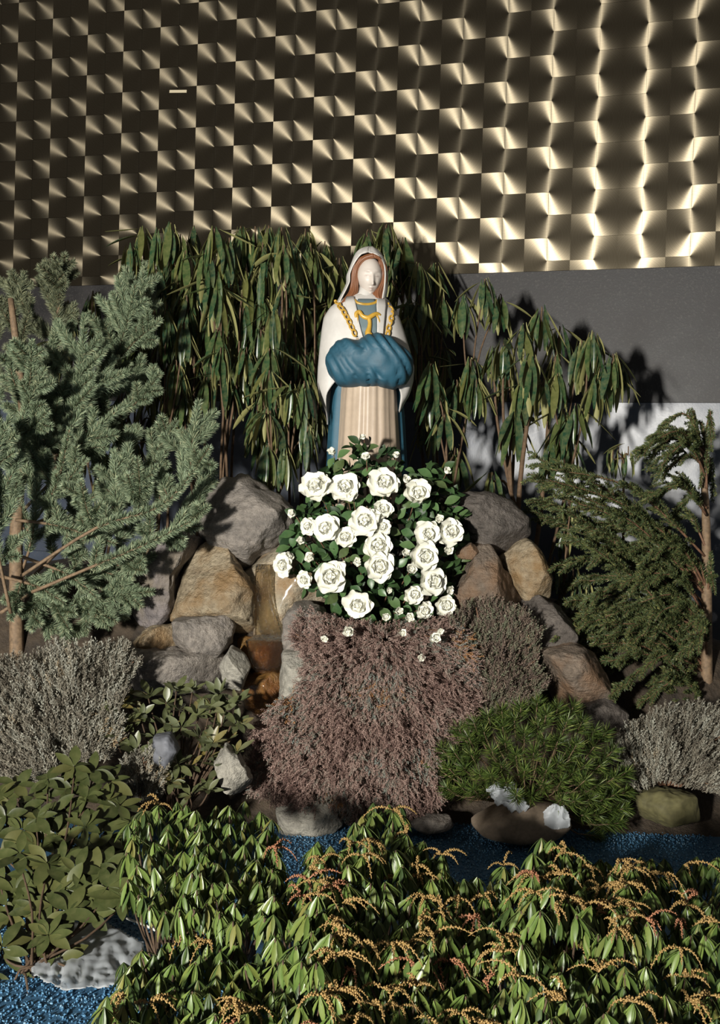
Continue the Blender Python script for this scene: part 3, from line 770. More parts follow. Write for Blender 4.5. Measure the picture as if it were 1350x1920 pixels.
sp_b = [
 ([(40, 1010, 0), (104, 915, -.1), (131, 804, -.2)], [(131, 804, 98, 690), (131, 804, 159, 590), (131, 804, 215, 670), (120, 850, 60, 720), (110, 900, 200, 800), (104, 915, 50, 830), (115, 870, 230, 760), (104, 930, 160, 860)], 6.0),
 ([(30, 900, 0), (150, 790, -.05), (225, 670, -.1)], [(225, 670, 272, 492), (205, 700, 212, 548), (225, 670, 300, 600), (180, 750, 290, 690), (190, 740, 240, 580), (210, 690, 255, 530)], 6.3),
 ([(40, 1080, 0), (180, 990, -.1), (300, 950, -.2), (365, 880, -.25)], [(357, 885, 373, 752), (340, 905, 333, 812), (365, 890, 392, 840), (373, 955, 388, 875), (258, 965, 258, 860), (300, 950, 300, 850), (220, 975, 214, 844), (340, 960, 385, 900), (280, 960, 240, 890), (180, 990, 151, 903), (320, 940, 290, 870)], 5.72),
 ([(30, 975, 0), (108, 986, -.1), (214, 1018, -.2)], [(214, 1018, 262, 975), (214, 1018, 270, 1040), (150, 1000, 190, 950), (108, 986, 90, 930), (170, 1005, 120, 1040), (200, 1015, 220, 955), (120, 990, 160, 1040)], 5.9),
 ([(60, 1110, 0), (179, 1060, -.1), (270, 1022, -.2), (357, 978, -.25)], [(357, 978, 390, 950), (320, 995, 350, 945), (270, 1022, 280, 965), (300, 1005, 345, 1010), (230, 1040, 270, 1070), (179, 1060, 190, 1010), (330, 990, 375, 985)], 5.66),
 ([(30, 1040, 0), (127, 1077, -.1), (180, 1120, -.15)], [(180, 1120, 258, 1101), (180, 1120, 238, 1156), (150, 1100, 159, 1190), (120, 1080, 104, 1168), (190, 1110, 286, 1109), (140, 1090, 200, 1060), (100, 1070, 60, 1130), (170, 1110, 205, 1175)], 5.78),
 ([(0, 1080, 0), (70, 1100, -.1), (120, 1130, -.15)], [(120, 1130, 170, 1140), (100, 1120, 130, 1180), (70, 1100, 60, 1180), (40, 1090, 20, 1160), (90, 1110, 110, 1060), (60, 1100, 90, 1195)], 5.8),
 ([(-20, 900, 0), (20, 840, -.1), (50, 760, -.1)], [(50, 760, 60, 640), (50, 760, 20, 650), (30, 820, 90, 770), (10, 850, -10, 760), (40, 790, 85, 690)], 5.85),
 ([(20, 1000, 0), (160, 940, .05), (280, 870, .05)], [(280, 870, 330, 790), (240, 890, 240, 800), (200, 920, 190, 840), (160, 940, 120, 880), (270, 880, 310, 850)], 6.1),
]
sp_b += [
 ([(30, 1100, 0), (60, 1010, -.1), (70, 900, -.1)], [(70, 900, 95, 800), (65, 950, 130, 880), (60, 1000, 10, 900), (65, 940, 30, 820), (60, 1010, 120, 960), (70, 920, 60, 780)], 6.0),
 ([(20, 1150, 0), (-10, 1000, -.1), (-20, 850, -.1)], [(-20, 850, -30, 720), (-10, 950, 40, 850), (-10, 1000, 30, 940), (-15, 900, 20, 780), (0, 1060, 50, 1000)], 5.6),
 ([(20, 1120, 0), (150, 1000, .1), (250, 940, .15)], [(250, 940, 320, 880), (200, 970, 210, 880), (150, 1000, 130, 900), (220, 950, 280, 900), (170, 990, 240, 990), (100, 1040, 90, 950)], 6.15),
 ([(20, 1000, 0), (60, 860, .1), (100, 720, .1)], [(100, 720, 110, 600), (80, 800, 130, 700), (70, 830, 20, 720), (90, 750, 60, 650), (60, 860, 150, 780), (90, 760, 170, 700)], 6.2),
 ([(40, 960, 0), (150, 850, .1), (250, 760, .1)], [(250, 760, 300, 700), (200, 800, 200, 700), (220, 780, 270, 720), (150, 850, 150, 750), (180, 820, 260, 800)], 6.2),
 ([(0, 1150, 0), (100, 1090, .1), (220, 1060, .1)], [(220, 1060, 290, 1040), (160, 1080, 210, 1120), (100, 1090, 110, 1150), (190, 1070, 250, 1080), (130, 1080, 150, 1030)], 5.85),
]
for st, sh, Y in sp_b: bough(spruce, sb, st, sh, SPR, Y)
pb = at(104, 900, 6.5); pb.z = .9
pine = empty('pine', pb, 'olive pine leader rising behind the spruce at the bronze panels', 'tree')
bough(pine, pb, [(104, 900, 0), (104, 690, 0), (110, 560, 0), (112, 500, 0)], [(112, 520, 122, 478), (110, 545, 85, 490), (110, 550, 145, 510), (108, 590, 70, 520), (110, 570, 100, 480), (106, 620, 140, 570), (106, 640, 60, 590), (104, 700, 140, 640), (104, 720, 65, 670)], SPR2, 6.5, r=.02)
bough(pine, pb, [(100, 800, 0), (60, 700, 0), (30, 600, 0)], [(30, 600, 20, 520), (40, 640, 60, 560), (30, 620, -10, 560), (60, 700, 30, 640), (20, 600, 45, 510)], SPR2, 6.45)
bough(pine, pb, [(100, 850, 0), (0, 700, 0), (-40, 600, 0)], [(-40, 600, -30, 500), (-20, 650, 20, 560), (-10, 680, -60, 620)], SPR2, 6.45)
# hemlock at the right: arching feathery branches
HEM = tint_mat('hemlock_needles', [(0, lin(50, 62, 40)), (.5, lin(72, 84, 52)), (.85, lin(92, 98, 58)), (1, lin(120, 116, 70))], 0.5)
hb = at(1330, 1330, 5.9); hb.z = .3
hem = empty('hemlock', hb, 'dark green hemlock with arching feathery branches by the right rocks', 'tree')
mb = MB(); tr = smooth_line([hb - Vector((0, 0, .3)), at(1325, 1100, 5.95), at(1320, 900, 6.0), at(1300, 770, 6.05)], 4); mb.tube(tr, list(np.linspace(.035, .008, len(tr))), 8)
link('trunk', mb.mesh('trunk', hb), BARK, hem)
rr = random.Random(11)
ends = [(1215, 830), (1200, 850), (1240, 800), (1060, 960), (1040, 930), (1030, 880), (1010, 860), (1060, 1010), (1110, 985), (1040, 1100), (1070, 1060), (1060, 1160), (1090, 1200), (1110, 1120), (1140, 1240), (1130, 1180), (1160, 1290), (1190, 1310), (1150, 1050), (1180, 990), (1225, 930), (1220, 1040), (1200, 1130), (1190, 1200), (1230, 1270), (1240, 1330), (1100, 1020), (1055, 1060), (1270, 850), (1300, 800), (1330, 900), (1290, 1050), (1310, 1200), (1175, 975), (1090, 985), (1080, 1130), (1060, 1190), (1140, 1140), (1240, 1160), (1260, 980), (1120, 1270), (1040, 910), (1015, 945)]
ends += [(x + rr.uniform(-25, 45), y + rr.uniform(0, 50)) for x, y in ends]
for k, (x, y) in enumerate(ends):
    Y = 5.9 + rr.uniform(-.35, .25); t0 = min(1, max(0, (y - 800) / 520)); yb = y + (rr.uniform(10, 130) - 40 if x > 1190 or y > 1050 else rr.uniform(130, 260))
    a = at(1325, min(1330, max(790, yb)), 5.95); c = at(x, y, Y); m = (a + c) / 2 + Vector((0, -.03, .07 + rr.uniform(0, .07)))
    S = smooth_line([a, m, c], 6); mb = MB(); mb.tube(S, list(np.linspace(.007, .0015, len(S))), 5); pol = [S[3:]]
    L = (c - a).length
    for q in range(int(L / .028)):
        u = rr.uniform(.15, .98); i = min(len(S) - 2, int(u * (len(S) - 1))); p = S[i].lerp(S[i + 1], rr.random()); d = (S[i + 1] - S[i]).normalized()
        sd = Vector((0, rr.choice((-1, 1)) * .8, rr.uniform(-.5, .9))) 
        tl = rr.uniform(.07, .17) * (1.15 - .5 * u); e = p + (d + sd * .75).normalized() * tl + Vector((0, 0, -.02))
        pl = smooth_line([p, (p + e) / 2 + Vector((0, 0, .012)), e], 2); mb.tube(pl, [.0018, .0016, .0014, .0011, .0008], 3, False); pol.append(pl)
    br = link('branch', mb.mesh('branch', hb), BARK_RED, hem)
    needles_obj('needles', pol, 1300, .024, .0042, HEM, br, hb, fwd=1.0, flat=np.array((0.1, -.5, .86)))
# mugo pine tuft
MUG = tint_mat('mugo_needles', [(0, lin(44, 60, 26)), (.5, lin(66, 84, 36)), (.85, lin(88, 104, 46)), (1, lin(122, 126, 70))], 0.45)
mbase = at(1000, 1545, 5.3); mbase.z = .0
mugo = empty('mugo_pine', mbase, 'low green mugo pine over the blue gravel', 'shrub')
mp = [(820, 1430), (850, 1380), (920, 1345), (1000, 1325), (1070, 1320), (1120, 1360), (1150, 1420), (1180, 1480), (1160, 1540), (1110, 1570), (1080, 1530), (1040, 1500), (980, 1495), (920, 1490), (870, 1490), (815, 1480)]
tf = poisson(mp, 21, seed=3); ctr = at(990, 1500, 5.4)
groups = {}
for (x, y) in tf: groups.setdefault((int(x) // 75, int(y) // 90), []).append((x, y))
for key, tl in groups.items():
    mb = MB(); pol = []
    for (x, y) in tl:
        e = math.hypot((x - 1000) / 180, (y - 1440) / 125); Y = 5.32 - .28 * math.sqrt(max(0, 1 - min(1, e) ** 2)) + random.uniform(-.04, .04)
        p = at(x, y, Y); d = (p - ctr).normalized() + Vector((0, -.25, .45)); d.normalize()
        a = p - d * .05; S = smooth_line([ctr.lerp(p, .25), ctr.lerp(p, .7) + Vector((0, 0, -.03)), a, p + d * .02], 3); mb.tube(S, list(np.linspace(.005, .0016, len(S))), 5)
        pol.append([a, p + d * .035])
    br = link('branch', mb.mesh('branch', mbase), BARK, mugo)
    needles_obj('needles', pol, 1500, .075, .0032, MUG, br, mbase, fwd=1.0)
# ------------------------------------------------------------------ junipers
def sprig_template(ns=11, spread=.20, wid=.05):
    V = []; Fc = []
    for x, r in ((0, .035), (1, .012)):
        for k in range(3): V.append((x, r * math.cos(2.094 * k), r * math.sin(2.094 * k)))
    for k in range(3):
        j = (k + 1) % 3; Fc += [(k, j, 3 + j), (k, 3 + j, 3 + k)]
    for q in range(ns):
        x = .12 + .86 * q / ns; ph = q * 2.4; c, s = math.cos(ph), math.sin(ph); b = len(V); l = spread * (1.15 - .6 * x)
        V += [(x, 0, 0), (x + l * .5, c * l * .5 - s * wid, s * l * .5 + c * wid), (x + l * 1.1, c * l, s * l), (x + l * .5, c * l * .5 + s * wid, s * l * .5 - c * wid)]
        Fc += [(b, b + 1, b + 2), (b, b + 2, b + 3)]
    return np.array(V), np.array(Fc)
ST, SF = sprig_template()
JUN = tint_mat('juniper_purple', [(0, lin(104, 82, 76)), (.35, lin(146, 122, 112)), (.6, lin(166, 142, 132)), (.8, lin(124, 124, 112)), (.92, lin(136, 146, 140)), (1, lin(164, 122, 84))], 0.75, .15)
JUN2 = tint_mat('juniper_erect', [(0, lin(84, 74, 68)), (.4, lin(132, 114, 102)), (.6, lin(110, 114, 92)), (.85, lin(140, 138, 120)), (1, lin(146, 106, 84))], 0.75, .15)
JUNG = tint_mat('juniper_grey', [(0, lin(90, 84, 74)), (.4, lin(134, 128, 114)), (.8, lin(164, 164, 152)), (1, lin(150, 128, 96))], 0.75, .15)
def juniper(name, label, poly, depth_fn, centre, mat, n, size, base, dirfn, cells=110, seed=1, core=True):
    root = empty(name, base, label, 'shrub'); r = random.Random(seed)
    xs = [p[0] for p in poly]; ys = [p[1] for p in poly]; pts = []
    while len(pts) < n:
        x, y = r.uniform(min(xs), max(xs)), r.uniform(min(ys), max(ys))
        if in_poly(x, y, poly): pts.append((x, y))
    cellsd = {}
    for (x, y) in pts: cellsd.setdefault((int(x // cells), int(y // cells)), []).append((x, y))
    for key, pl in cellsd.items():
        cx = sum(p[0] for p in pl) / len(pl); cy = sum(p[1] for p in pl) / len(pl)
        mb = MB(); 
        for q in range(3):
            x, y = r.choice(pl); tp = at(x, y, depth_fn(x, y) - .01); S = smooth_line([base, base.lerp(tp, .55) + Vector((0, .03, .02)), tp], 4)
            mb.tube(S, list(np.linspace(.007, .002, len(S))), 5)
        br = link('branch', mb.mesh('branch', base), BARK_RED, root)
        loc = []; D = []; tn = []
        for (x, y) in pl:
            lump = noise.noise((x * .022, y * .022, seed * 3.1)); lump2 = noise.noise((x * .07, y * .07, seed * 5.0))
            Y = depth_fn(x, y) - .09 * lump - .07 * lump2 + r.uniform(-.02, .05)
            p = at(x, y, Y); loc.append(tuple(p - base))
            d = dirfn(x, y, r); D.append(tuple(d)); tn.append(min(1, max(0, .45 + .45 * noise.noise((x * .012, y * .012, 9 + seed)) + r.uniform(-.38, .38))))
        loc = np.array(loc); X, Yv, Zv = frames(np.array(D)); s = size * rng.uniform(.6, 1.25, (len(loc), 1))
        tag(link('foliage', scatter('foliage', ST, SF, loc, X * s, Yv * s, Zv * s, np.array(tn)), mat, br), kind='stuff')
    return root
def radial(cx, cy, toward, up, jit):
    def fn(x, y, r):
        v = Vector((x - cx, 0, -(y - cy))); v = v.normalized() if v.length > 1 else Vector((0, 0, 1))
        return v + Vector((r.uniform(-jit, jit), -toward + r.uniform(-jit, jit), up + r.uniform(-jit, jit)))
    return fn
def depth_j(x, y):
    t = min(1, max(0, (y - 1150) / 390)); e = ((x - 690) / 240) ** 2
    return 5.56 - .26 * t ** .8 + .10 * min(1.4, e) - .14 * math.sin(math.pi * min(1, t))
jp = [(565, 1145), (600, 1150), (650, 1165), (720, 1175), (790, 1165), (840, 1150), (880, 1200), (905, 1290), (880, 1370), (840, 1400), (815, 1440), (830, 1500), (800, 1520), (740, 1535), (650, 1530), (600, 1520), (520, 1505), (470, 1480), (455, 1440), (480, 1400), (470, 1370), (500, 1330), (560, 1290), (575, 1230), (548, 1195)]
juniper('juniper', 'purplish creeping juniper spilling from the blooms down to the gravel', jp, depth_j, (720, 1250), JUN, 17000, .040, at(730, 1300, 5.75), radial(720, 1200, .8, .0, .95), seed=2)
jp2 = [(845, 1175), (870, 1140), (920, 1130), (975, 1150), (1010, 1190), (1005, 1250), (1020, 1290), (990, 1330), (930, 1345), (880, 1370), (890, 1290), (870, 1220)]
juniper('juniper', 'erect brownish juniper below the brown wedge boulder', jp2, lambda x, y: 5.62 - .18 * min(1, max(0, (y - 1130) / 220)), (930, 1330), JUN2, 4200, .05, at(930, 1330, 5.6), radial(920, 1420, .5, .3, .6), seed=4)
jp3 = [(60, 1240), (110, 1215), (150, 1225), (230, 1215), (262, 1250), (240, 1290), (220, 1340), (230, 1390), (200, 1430), (150, 1440), (80, 1470), (-20, 1460), (-20, 1250)]
juniper('juniper', 'greyish juniper under the spruce beside the azalea', jp3, lambda x, y: 5.35 - .3 * min(1, max(0, (y - 1215) / 230)), (140, 1400), JUNG, 4600, .058, at(130, 1400, 5.4), radial(140, 1480, .5, .4, .45), seed=6)
jp4 = [(1150, 1400), (1180, 1370), (1240, 1340), (1300, 1330), (1380, 1340), (1380, 1500), (1290, 1480), (1240, 1470), (1200, 1490), (1160, 1450)]
juniper('juniper', 'grey green juniper between hemlock and mugo pine', jp4, lambda x, y: 5.5 - .2 * min(1, max(0, (y - 1330) / 150)), (1230, 1500), JUNG, 3200, .056, at(1250, 1480, 5.5), radial(1230, 1520, .4, .35, .4), seed=8)
jp5 = [(230, 1430), (280, 1410), (310, 1440), (300, 1500), (250, 1510), (225, 1480)]
juniper('juniper', 'small silvery juniper tuft among the azaleas', jp5, lambda x, y: 4.95, (260, 1500), JUNG, 500, .045, at(260, 1500, 5.0), radial(260, 1520, .5, .4, .4), seed=9)

# ------------------------------------------------------------------ white flowering shrub
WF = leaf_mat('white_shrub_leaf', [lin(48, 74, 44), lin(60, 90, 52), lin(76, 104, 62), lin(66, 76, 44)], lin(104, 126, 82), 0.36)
PET = simple('petal_white', lin(226, 225, 212), 0.55, 40, .05)
def petal_mesh(name, L, W, cup):
    V = []; NU_, NV_ = 5, 5
    for i in range(NU_):
        t = i / (NU_ - 1)
        for j in range(NV_):
            u = j / (NV_ - 1) * 2 - 1; w = W * (math.sin(math.pi * (0.12 + 0.70 * t)) ** .8) * (1 if t < .95 else .75)
            V.append((L * t * (1 - .08 * u * u), u * w, cup * L * (t * t * .8 + .5 * u * u * t) - (.16 * L * max(0, t - .75) * 4 * (1 - abs(u) * .5)) * .6))
    return mesh(name, V, grid_faces(NU_, NV_))
pet_out = [petal_mesh('petal', 1, .52, .30), petal_mesh('petal', 1, .46, .42), petal_mesh('petal', .95, .55, .22)]
for m_ in pet_out: m_.materials.append(PET)
def flower_core(name, n, seed):
    r = random.Random(seed); mb = MB()
    for ring_, (cnt, sc, ang) in enumerate(((7, .74, 42), (6, .60, 58), (4, .58, 76))):
        src = petal_mesh('tmp', sc, sc * .55, .45)
        for k in range(cnt):
            a = 2 * math.pi * k / cnt + ring_ * .5 + r.uniform(-.2, .2); el = math.radians(ang + r.uniform(-8, 8))
            M_ = Matrix.Rotation(a, 3, 'Z') @ Matrix.Rotation(-el, 3, 'Y')
            mb.add([M_ @ v.co for v in src.vertices], [tuple(p.vertices) for p in src.polygons])
        bpy.data.meshes.remove(src)
    V_, F_ = ico(2); mb.add([Vector((v.x * .5, v.y * .5, v.z * .36 + .22)) for v in V_], F_)
    me = mb.mesh(name); me.materials.append(PET); return me
cores = [flower_core('flower', 12, k) for k in range(3)]
wb = at(705, 1130, 5.9); wb.z = .75
wshrub = empty('flowering_shrub', wb, 'shrub full of white double blooms at the statue\'s feet', 'shrub')
def wdepth(x, y): 
    e = ((x - 700) / 200) ** 2 + ((y - 1010) / 190) ** 2
    return 5.92 - .26 * math.sqrt(max(0, 1 - min(1, e))) - .10 * max(0, (y - 1010) / 180)
c4 = lambda x, y: (500 + x * .3111, 800 + y * .3111)
FL = [(310,380,80),(475,375,75),(705,355,80),(905,410,70),(600,580,75),(695,510,55),(700,610,45),(370,620,70),(480,675,55),(260,605,45),(675,720,70),(680,845,75),(955,655,65),(940,780,75),(1095,640,70),(990,930,75),(400,910,85),(120,830,60),(560,1060,75),(1070,1075,55),(240,920,45),(945,1100,45),(860,1145,35),(795,1110,32),(885,1010,50),(455,845,35),(215,690,32),(270,790,35),(550,815,28),(160,525,28),(400,160,30),(600,190,30),(585,70,22),(780,180,26),(840,325,32),(1085,275,28),(1275,535,28),(1090,745,32),(1095,980,32),(1035,560,30),(835,765,30),(740,980,24),(500,1225,40),(355,1275,25),(715,1145,30),(820,1240,25),(1010,1270,40),(930,1390,28),(870,860,40),(1045,1230,25),(150,780,35),(350,330,40),(520,420,40),(1000,600,30)]
mb = MB()
for (x, y, r_) in FL:
    px, py = c4(x, y); Y = wdepth(px, py) - .05 if py < 1150 else 5.36; p = at(px, py, Y)
    cc = at(705, 1040, 6.0); d = (p - cc).normalized() + Vector((-.1, -1.0, .25)) + Vector((random.uniform(-.3, .3), 0, random.uniform(-.3, .3))); d.normalize()
    R_ = r_ * .3111 * Y / F * (1.38 if r_ > 40 else 1.3)
    rot = Vector((0, 0, 1)).rotation_difference(d)
    q = rot @ Matrix.Rotation(random.uniform(0, 6.28), 3, 'Z').to_quaternion()
    big = r_ >= 44
    fl = link('flower', random.choice(cores), PET, wshrub, p - wb); fl.rotation_mode = 'QUATERNION'; fl.rotation_quaternion = q; fl.scale = (R_,) * 3
    n_ = 8 if big else 5
    for k in range(n_):
        po = link('petal', random.choice(pet_out), PET, fl)
        el = math.radians(random.uniform(4, 26) if big else random.uniform(25, 55))
        po.rotation_euler = (Matrix.Rotation(2 * math.pi * k / n_ + random.uniform(-.2, .2), 3, 'Z') @ Matrix.Rotation(-el, 3, 'Y')).to_euler()
        po.scale = (random.uniform(.92, 1.1),) * 3
    back = p - d * R_ * .3; S = smooth_line([wb, wb.lerp(back, .6) + Vector((0, .06, .02)), back], 4); mb.tube(S, list(np.linspace(.006, .002, len(S))), 5)
stems_pts = [c4(x, y) for x, y, r_ in FL]
link('stems', mb.mesh('stems', wb), BARK_RED, wshrub)
wl_m = [leaf_mesh('shrub_leaf', .068, .021, .25, .2, .1, 6, .8), leaf_mesh('shrub_leaf', .056, .020, .35, .3, .1, 6, .8)]
wpoly = [(530, 1010), (560, 960), (585, 920), (600, 880), (640, 850), (680, 820), (730, 850), (770, 880), (830, 870), (860, 950), (880, 960), (880, 1010), (875, 1080), (850, 1130), (800, 1180), (740, 1190), (700, 1160), (640, 1160), (610, 1130), (590, 1110), (540, 1080)]
lp = poisson(wpoly, 15.5, 6000, seed=12)[:300]
random.shuffle(lp)
for (x, y) in lp:
    Y = wdepth(x, y) + random.uniform(-.05, .06); p = at(x, y, Y); d = Vector((random.uniform(-1, 1), random.uniform(-.9, .1), random.uniform(-.7, .7))).normalized()
    o = link('leaf', random.choice(wl_m), WF, wshrub, p - d * .03 - wb, orient(d, Vector((random.uniform(-.5, .3), -1, .7 + random.uniform(-.4, .4))))); o.scale = (random.uniform(.75, 1.2),) * 3
n_ = 900; xy = [(random.uniform(520, 890), random.uniform(830, 1190)) for _ in range(5000)]; xy = [q for q in xy if in_poly(*q, wpoly)][:n_]
T_ = np.array([tuple(v.co) for v in wl_m[0].vertices]); Tf_ = np.array([tuple(p.vertices) for p in wl_m[0].polygons])
loc = np.array([tuple(at(x, y, wdepth(x, y) + random.uniform(.04, .16)) - wb) for x, y in xy]); X, Yv, Zv = frames(rng.normal(size=(len(xy), 3)))
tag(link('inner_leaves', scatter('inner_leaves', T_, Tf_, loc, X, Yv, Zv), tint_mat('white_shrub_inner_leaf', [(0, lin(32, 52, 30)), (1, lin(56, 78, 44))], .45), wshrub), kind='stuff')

BARK_P = simple('pieris_bark', lin(70, 54, 38), .8, 60, .3)
# ------------------------------------------------------------------ azaleas at the left
AZ = leaf_mat('azalea_leaf', [lin(56, 62, 36), lin(68, 74, 42), lin(80, 84, 50), lin(86, 92, 68), lin(108, 94, 46)], lin(112, 116, 90), 0.38)
AZ2 = leaf_mat('azalea_leaf_olive', [lin(44, 52, 26), lin(54, 62, 32), lin(64, 71, 38), lin(76, 76, 42)], lin(94, 94, 60), 0.36)
az_m = [leaf_mesh('azalea_leaf', .082, .0155, .25, .06, .12), leaf_mesh('azalea_leaf', .07, .014, .35, -.1, .12)]
az_big = [leaf_mesh('azalea_leaf', .088, .019, .22, .08, .08), leaf_mesh('azalea_leaf', .078, .018, .32, .15, .08)]
def bush(name, label, basepx, Yb, tips, yfn, mat, meshes, nleaf, ang, cat='shrub', bark=BARK_RED, r0=.007, racemes=None, group=None, sc=1.0, tilt=.35, ring=.004, basez=0.0):
    b0 = at(basepx[0], basepx[1], Yb); b0.z = basez
    root = empty(name, b0, label, cat, group)
    for (x, y) in tips:
        tip = at(x, y, yfn(x, y) + random.uniform(-.05, .05))
        mid = b0.lerp(tip, .55) + Vector((random.uniform(-.03, .03), random.uniform(-.03, .03), -.02)); mid.z = max(mid.z, .03)
        S = smooth_line([b0 + Vector((random.uniform(-.04, .04), random.uniform(-.04, .04), 0)), mid, tip - Vector((0, 0, .02)), tip], 3)
        m_ = MB(); m_.tube(S, list(np.linspace(r0, .0022, len(S))), 5)
        br = link('branch', m_.mesh('branch', b0), bark, root)
        ax = Vector((random.uniform(-.3, .3), -tilt + random.uniform(-.25, .25), 1)).normalized()
        whorl(br, b0, tip, random.randint(*nleaf), meshes, mat, ang[0], ang[1], sc * random.uniform(.85, 1.15), ring, ax)
        if racemes: racemes(br, b0, tip, x, y)
    bush.last = root
    return root
az_poly = [(190, 1345), (230, 1300), (300, 1288), (360, 1282), (420, 1290), (470, 1300), (480, 1315), (450, 1350), (455, 1400), (430, 1450), (390, 1490), (320, 1490), (280, 1440), (240, 1400)]
bush('azalea', 'azalea with small upright olive leaves in front of the low grey rock', (330, 1480), 5.0, poisson(az_poly, 24, seed=21)[:35], lambda x, y: 5.35 - .4 * min(1, max(0, (y - 1270) / 240)), AZ, az_m, (7, 10), (75, 140), basez=.12, r0=.006, bark=BARK_P, tilt=.6)
az2 = [(80, 1470), (140, 1430), (210, 1440), (250, 1500), (255, 1560), (235, 1620), (240, 1680), (200, 1700), (150, 1730), (80, 1780), (0, 1780), (-20, 1470)]
t2 = poisson(az2, 29, seed=22)
bush('azalea', 'broad leaved olive azalea at the basin edge beneath the grey juniper', (90, 1640), 4.35, [q for q in t2 if q[1] < 1600], lambda x, y: 4.75 - .55 * min(1, max(0, (y - 1430) / 330)), AZ2, az_big, (7, 9), (68, 115), basez=.02, r0=.005, bark=BARK_P, tilt=.8)
bush('azalea', 'broad leaved olive azalea next to the crumpled clear plastic', (70, 1820), 3.7, [q for q in t2 if q[1] >= 1600] + [(110, 1800), (70, 1840), (20, 1870), (130, 1850), (60, 1900)], lambda x, y: 4.1 - .55 * min(1, max(0, (y - 1600) / 300)), AZ2, az_big, (7, 9), (68, 115), basez=.02, r0=.005, bark=BARK_P, tilt=.8)

# ------------------------------------------------------------------ pieris in front
PI = leaf_mat('pieris_leaf', [lin(42, 60, 28), lin(56, 74, 34), lin(70, 84, 40), lin(58, 76, 42), lin(98, 98, 46)], lin(92, 104, 58), 0.36)
PI2 = leaf_mat('pieris_leaf_light', [lin(62, 84, 36), lin(78, 98, 44), lin(94, 112, 54), lin(92, 100, 44)], lin(108, 122, 70), 0.36)
pi_m = [leaf_mesh('pieris_leaf', .070, .0076, .35, .12, .10, 6, .8), leaf_mesh('pieris_leaf', .064, .0080, .25, .2, .10, 6, .8), leaf_mesh('pieris_leaf', .078, .0072, .4, .05, .12, 6, .8)]
BUD = simple('pieris_buds', lin(142, 115, 68), 0.55, 50, .25); BUD_R = simple('pieris_buds_reddish', lin(144, 98, 70), 0.55, 50, .25)
def raceme_mesh(L, seed):
    r = random.Random(seed); m_ = MB(); pts = [Vector((L * t, 0, .25 * L * math.sin(t * 2.2) - .45 * L * t * t)) for t in np.linspace(0, 1, 8)]
    m_.tube(pts, list(np.linspace(.0024, .0012, 8)), 4)
    for k in range(24):
        t = .12 + .86 * k / 24; i = min(6, int(t * 7)); p = pts[i].lerp(pts[i + 1], t * 7 - i); a = k * 2.4; s = .0034 * (1.1 - .45 * t) * r.uniform(.8, 1.2)
        c = p + Vector((.3, math.cos(a), math.sin(a) * .8)) * s * 1.1
        m_.add([c + Vector(w) * s for w in ((1, 0, 0), (0, 1, 0), (-1, 0, 0), (0, -1, 0), (0, 0, 1.2), (0, 0, -1.2))], [(0, 1, 4), (1, 2, 4), (2, 3, 4), (3, 0, 4), (1, 0, 5), (2, 1, 5), (3, 2, 5), (0, 3, 5)])
    return m_.mesh('raceme')
rac = [raceme_mesh(L, k) for k, L in enumerate((.075, .10, .06))]; rac_r = [m_.copy() for m_ in rac]
for m_ in rac: m_.materials.append(BUD)
for m_ in rac_r: m_.materials.append(BUD_R)
rp = random.Random(33)
def racemes(br, b0, tip, x, y):
    pr = .40 if x > 560 else .10
    if rp.random() > pr: return
    src = rac_r if rp.random() < .2 else rac
    for k in range(rp.randint(3, 5)):
        a = rp.uniform(0, 6.28); d = Vector((math.cos(a), math.sin(a) - .35, rp.uniform(-.5, .35))).normalized()
        o = link('raceme', rp.choice(src), None, br, tip + Vector((0, 0, .008)) - b0, orient(d, Vector((0, 0, 1)))); o.scale = (rp.uniform(.75, 1.15),) * 3
pz = lambda h: (lambda x, y: F * (CAMH - h - .02 * math.sin(x * .013) - .015 * math.sin(x * .031 + 2)) / (y - 919 + (x - 675) * -.0277))
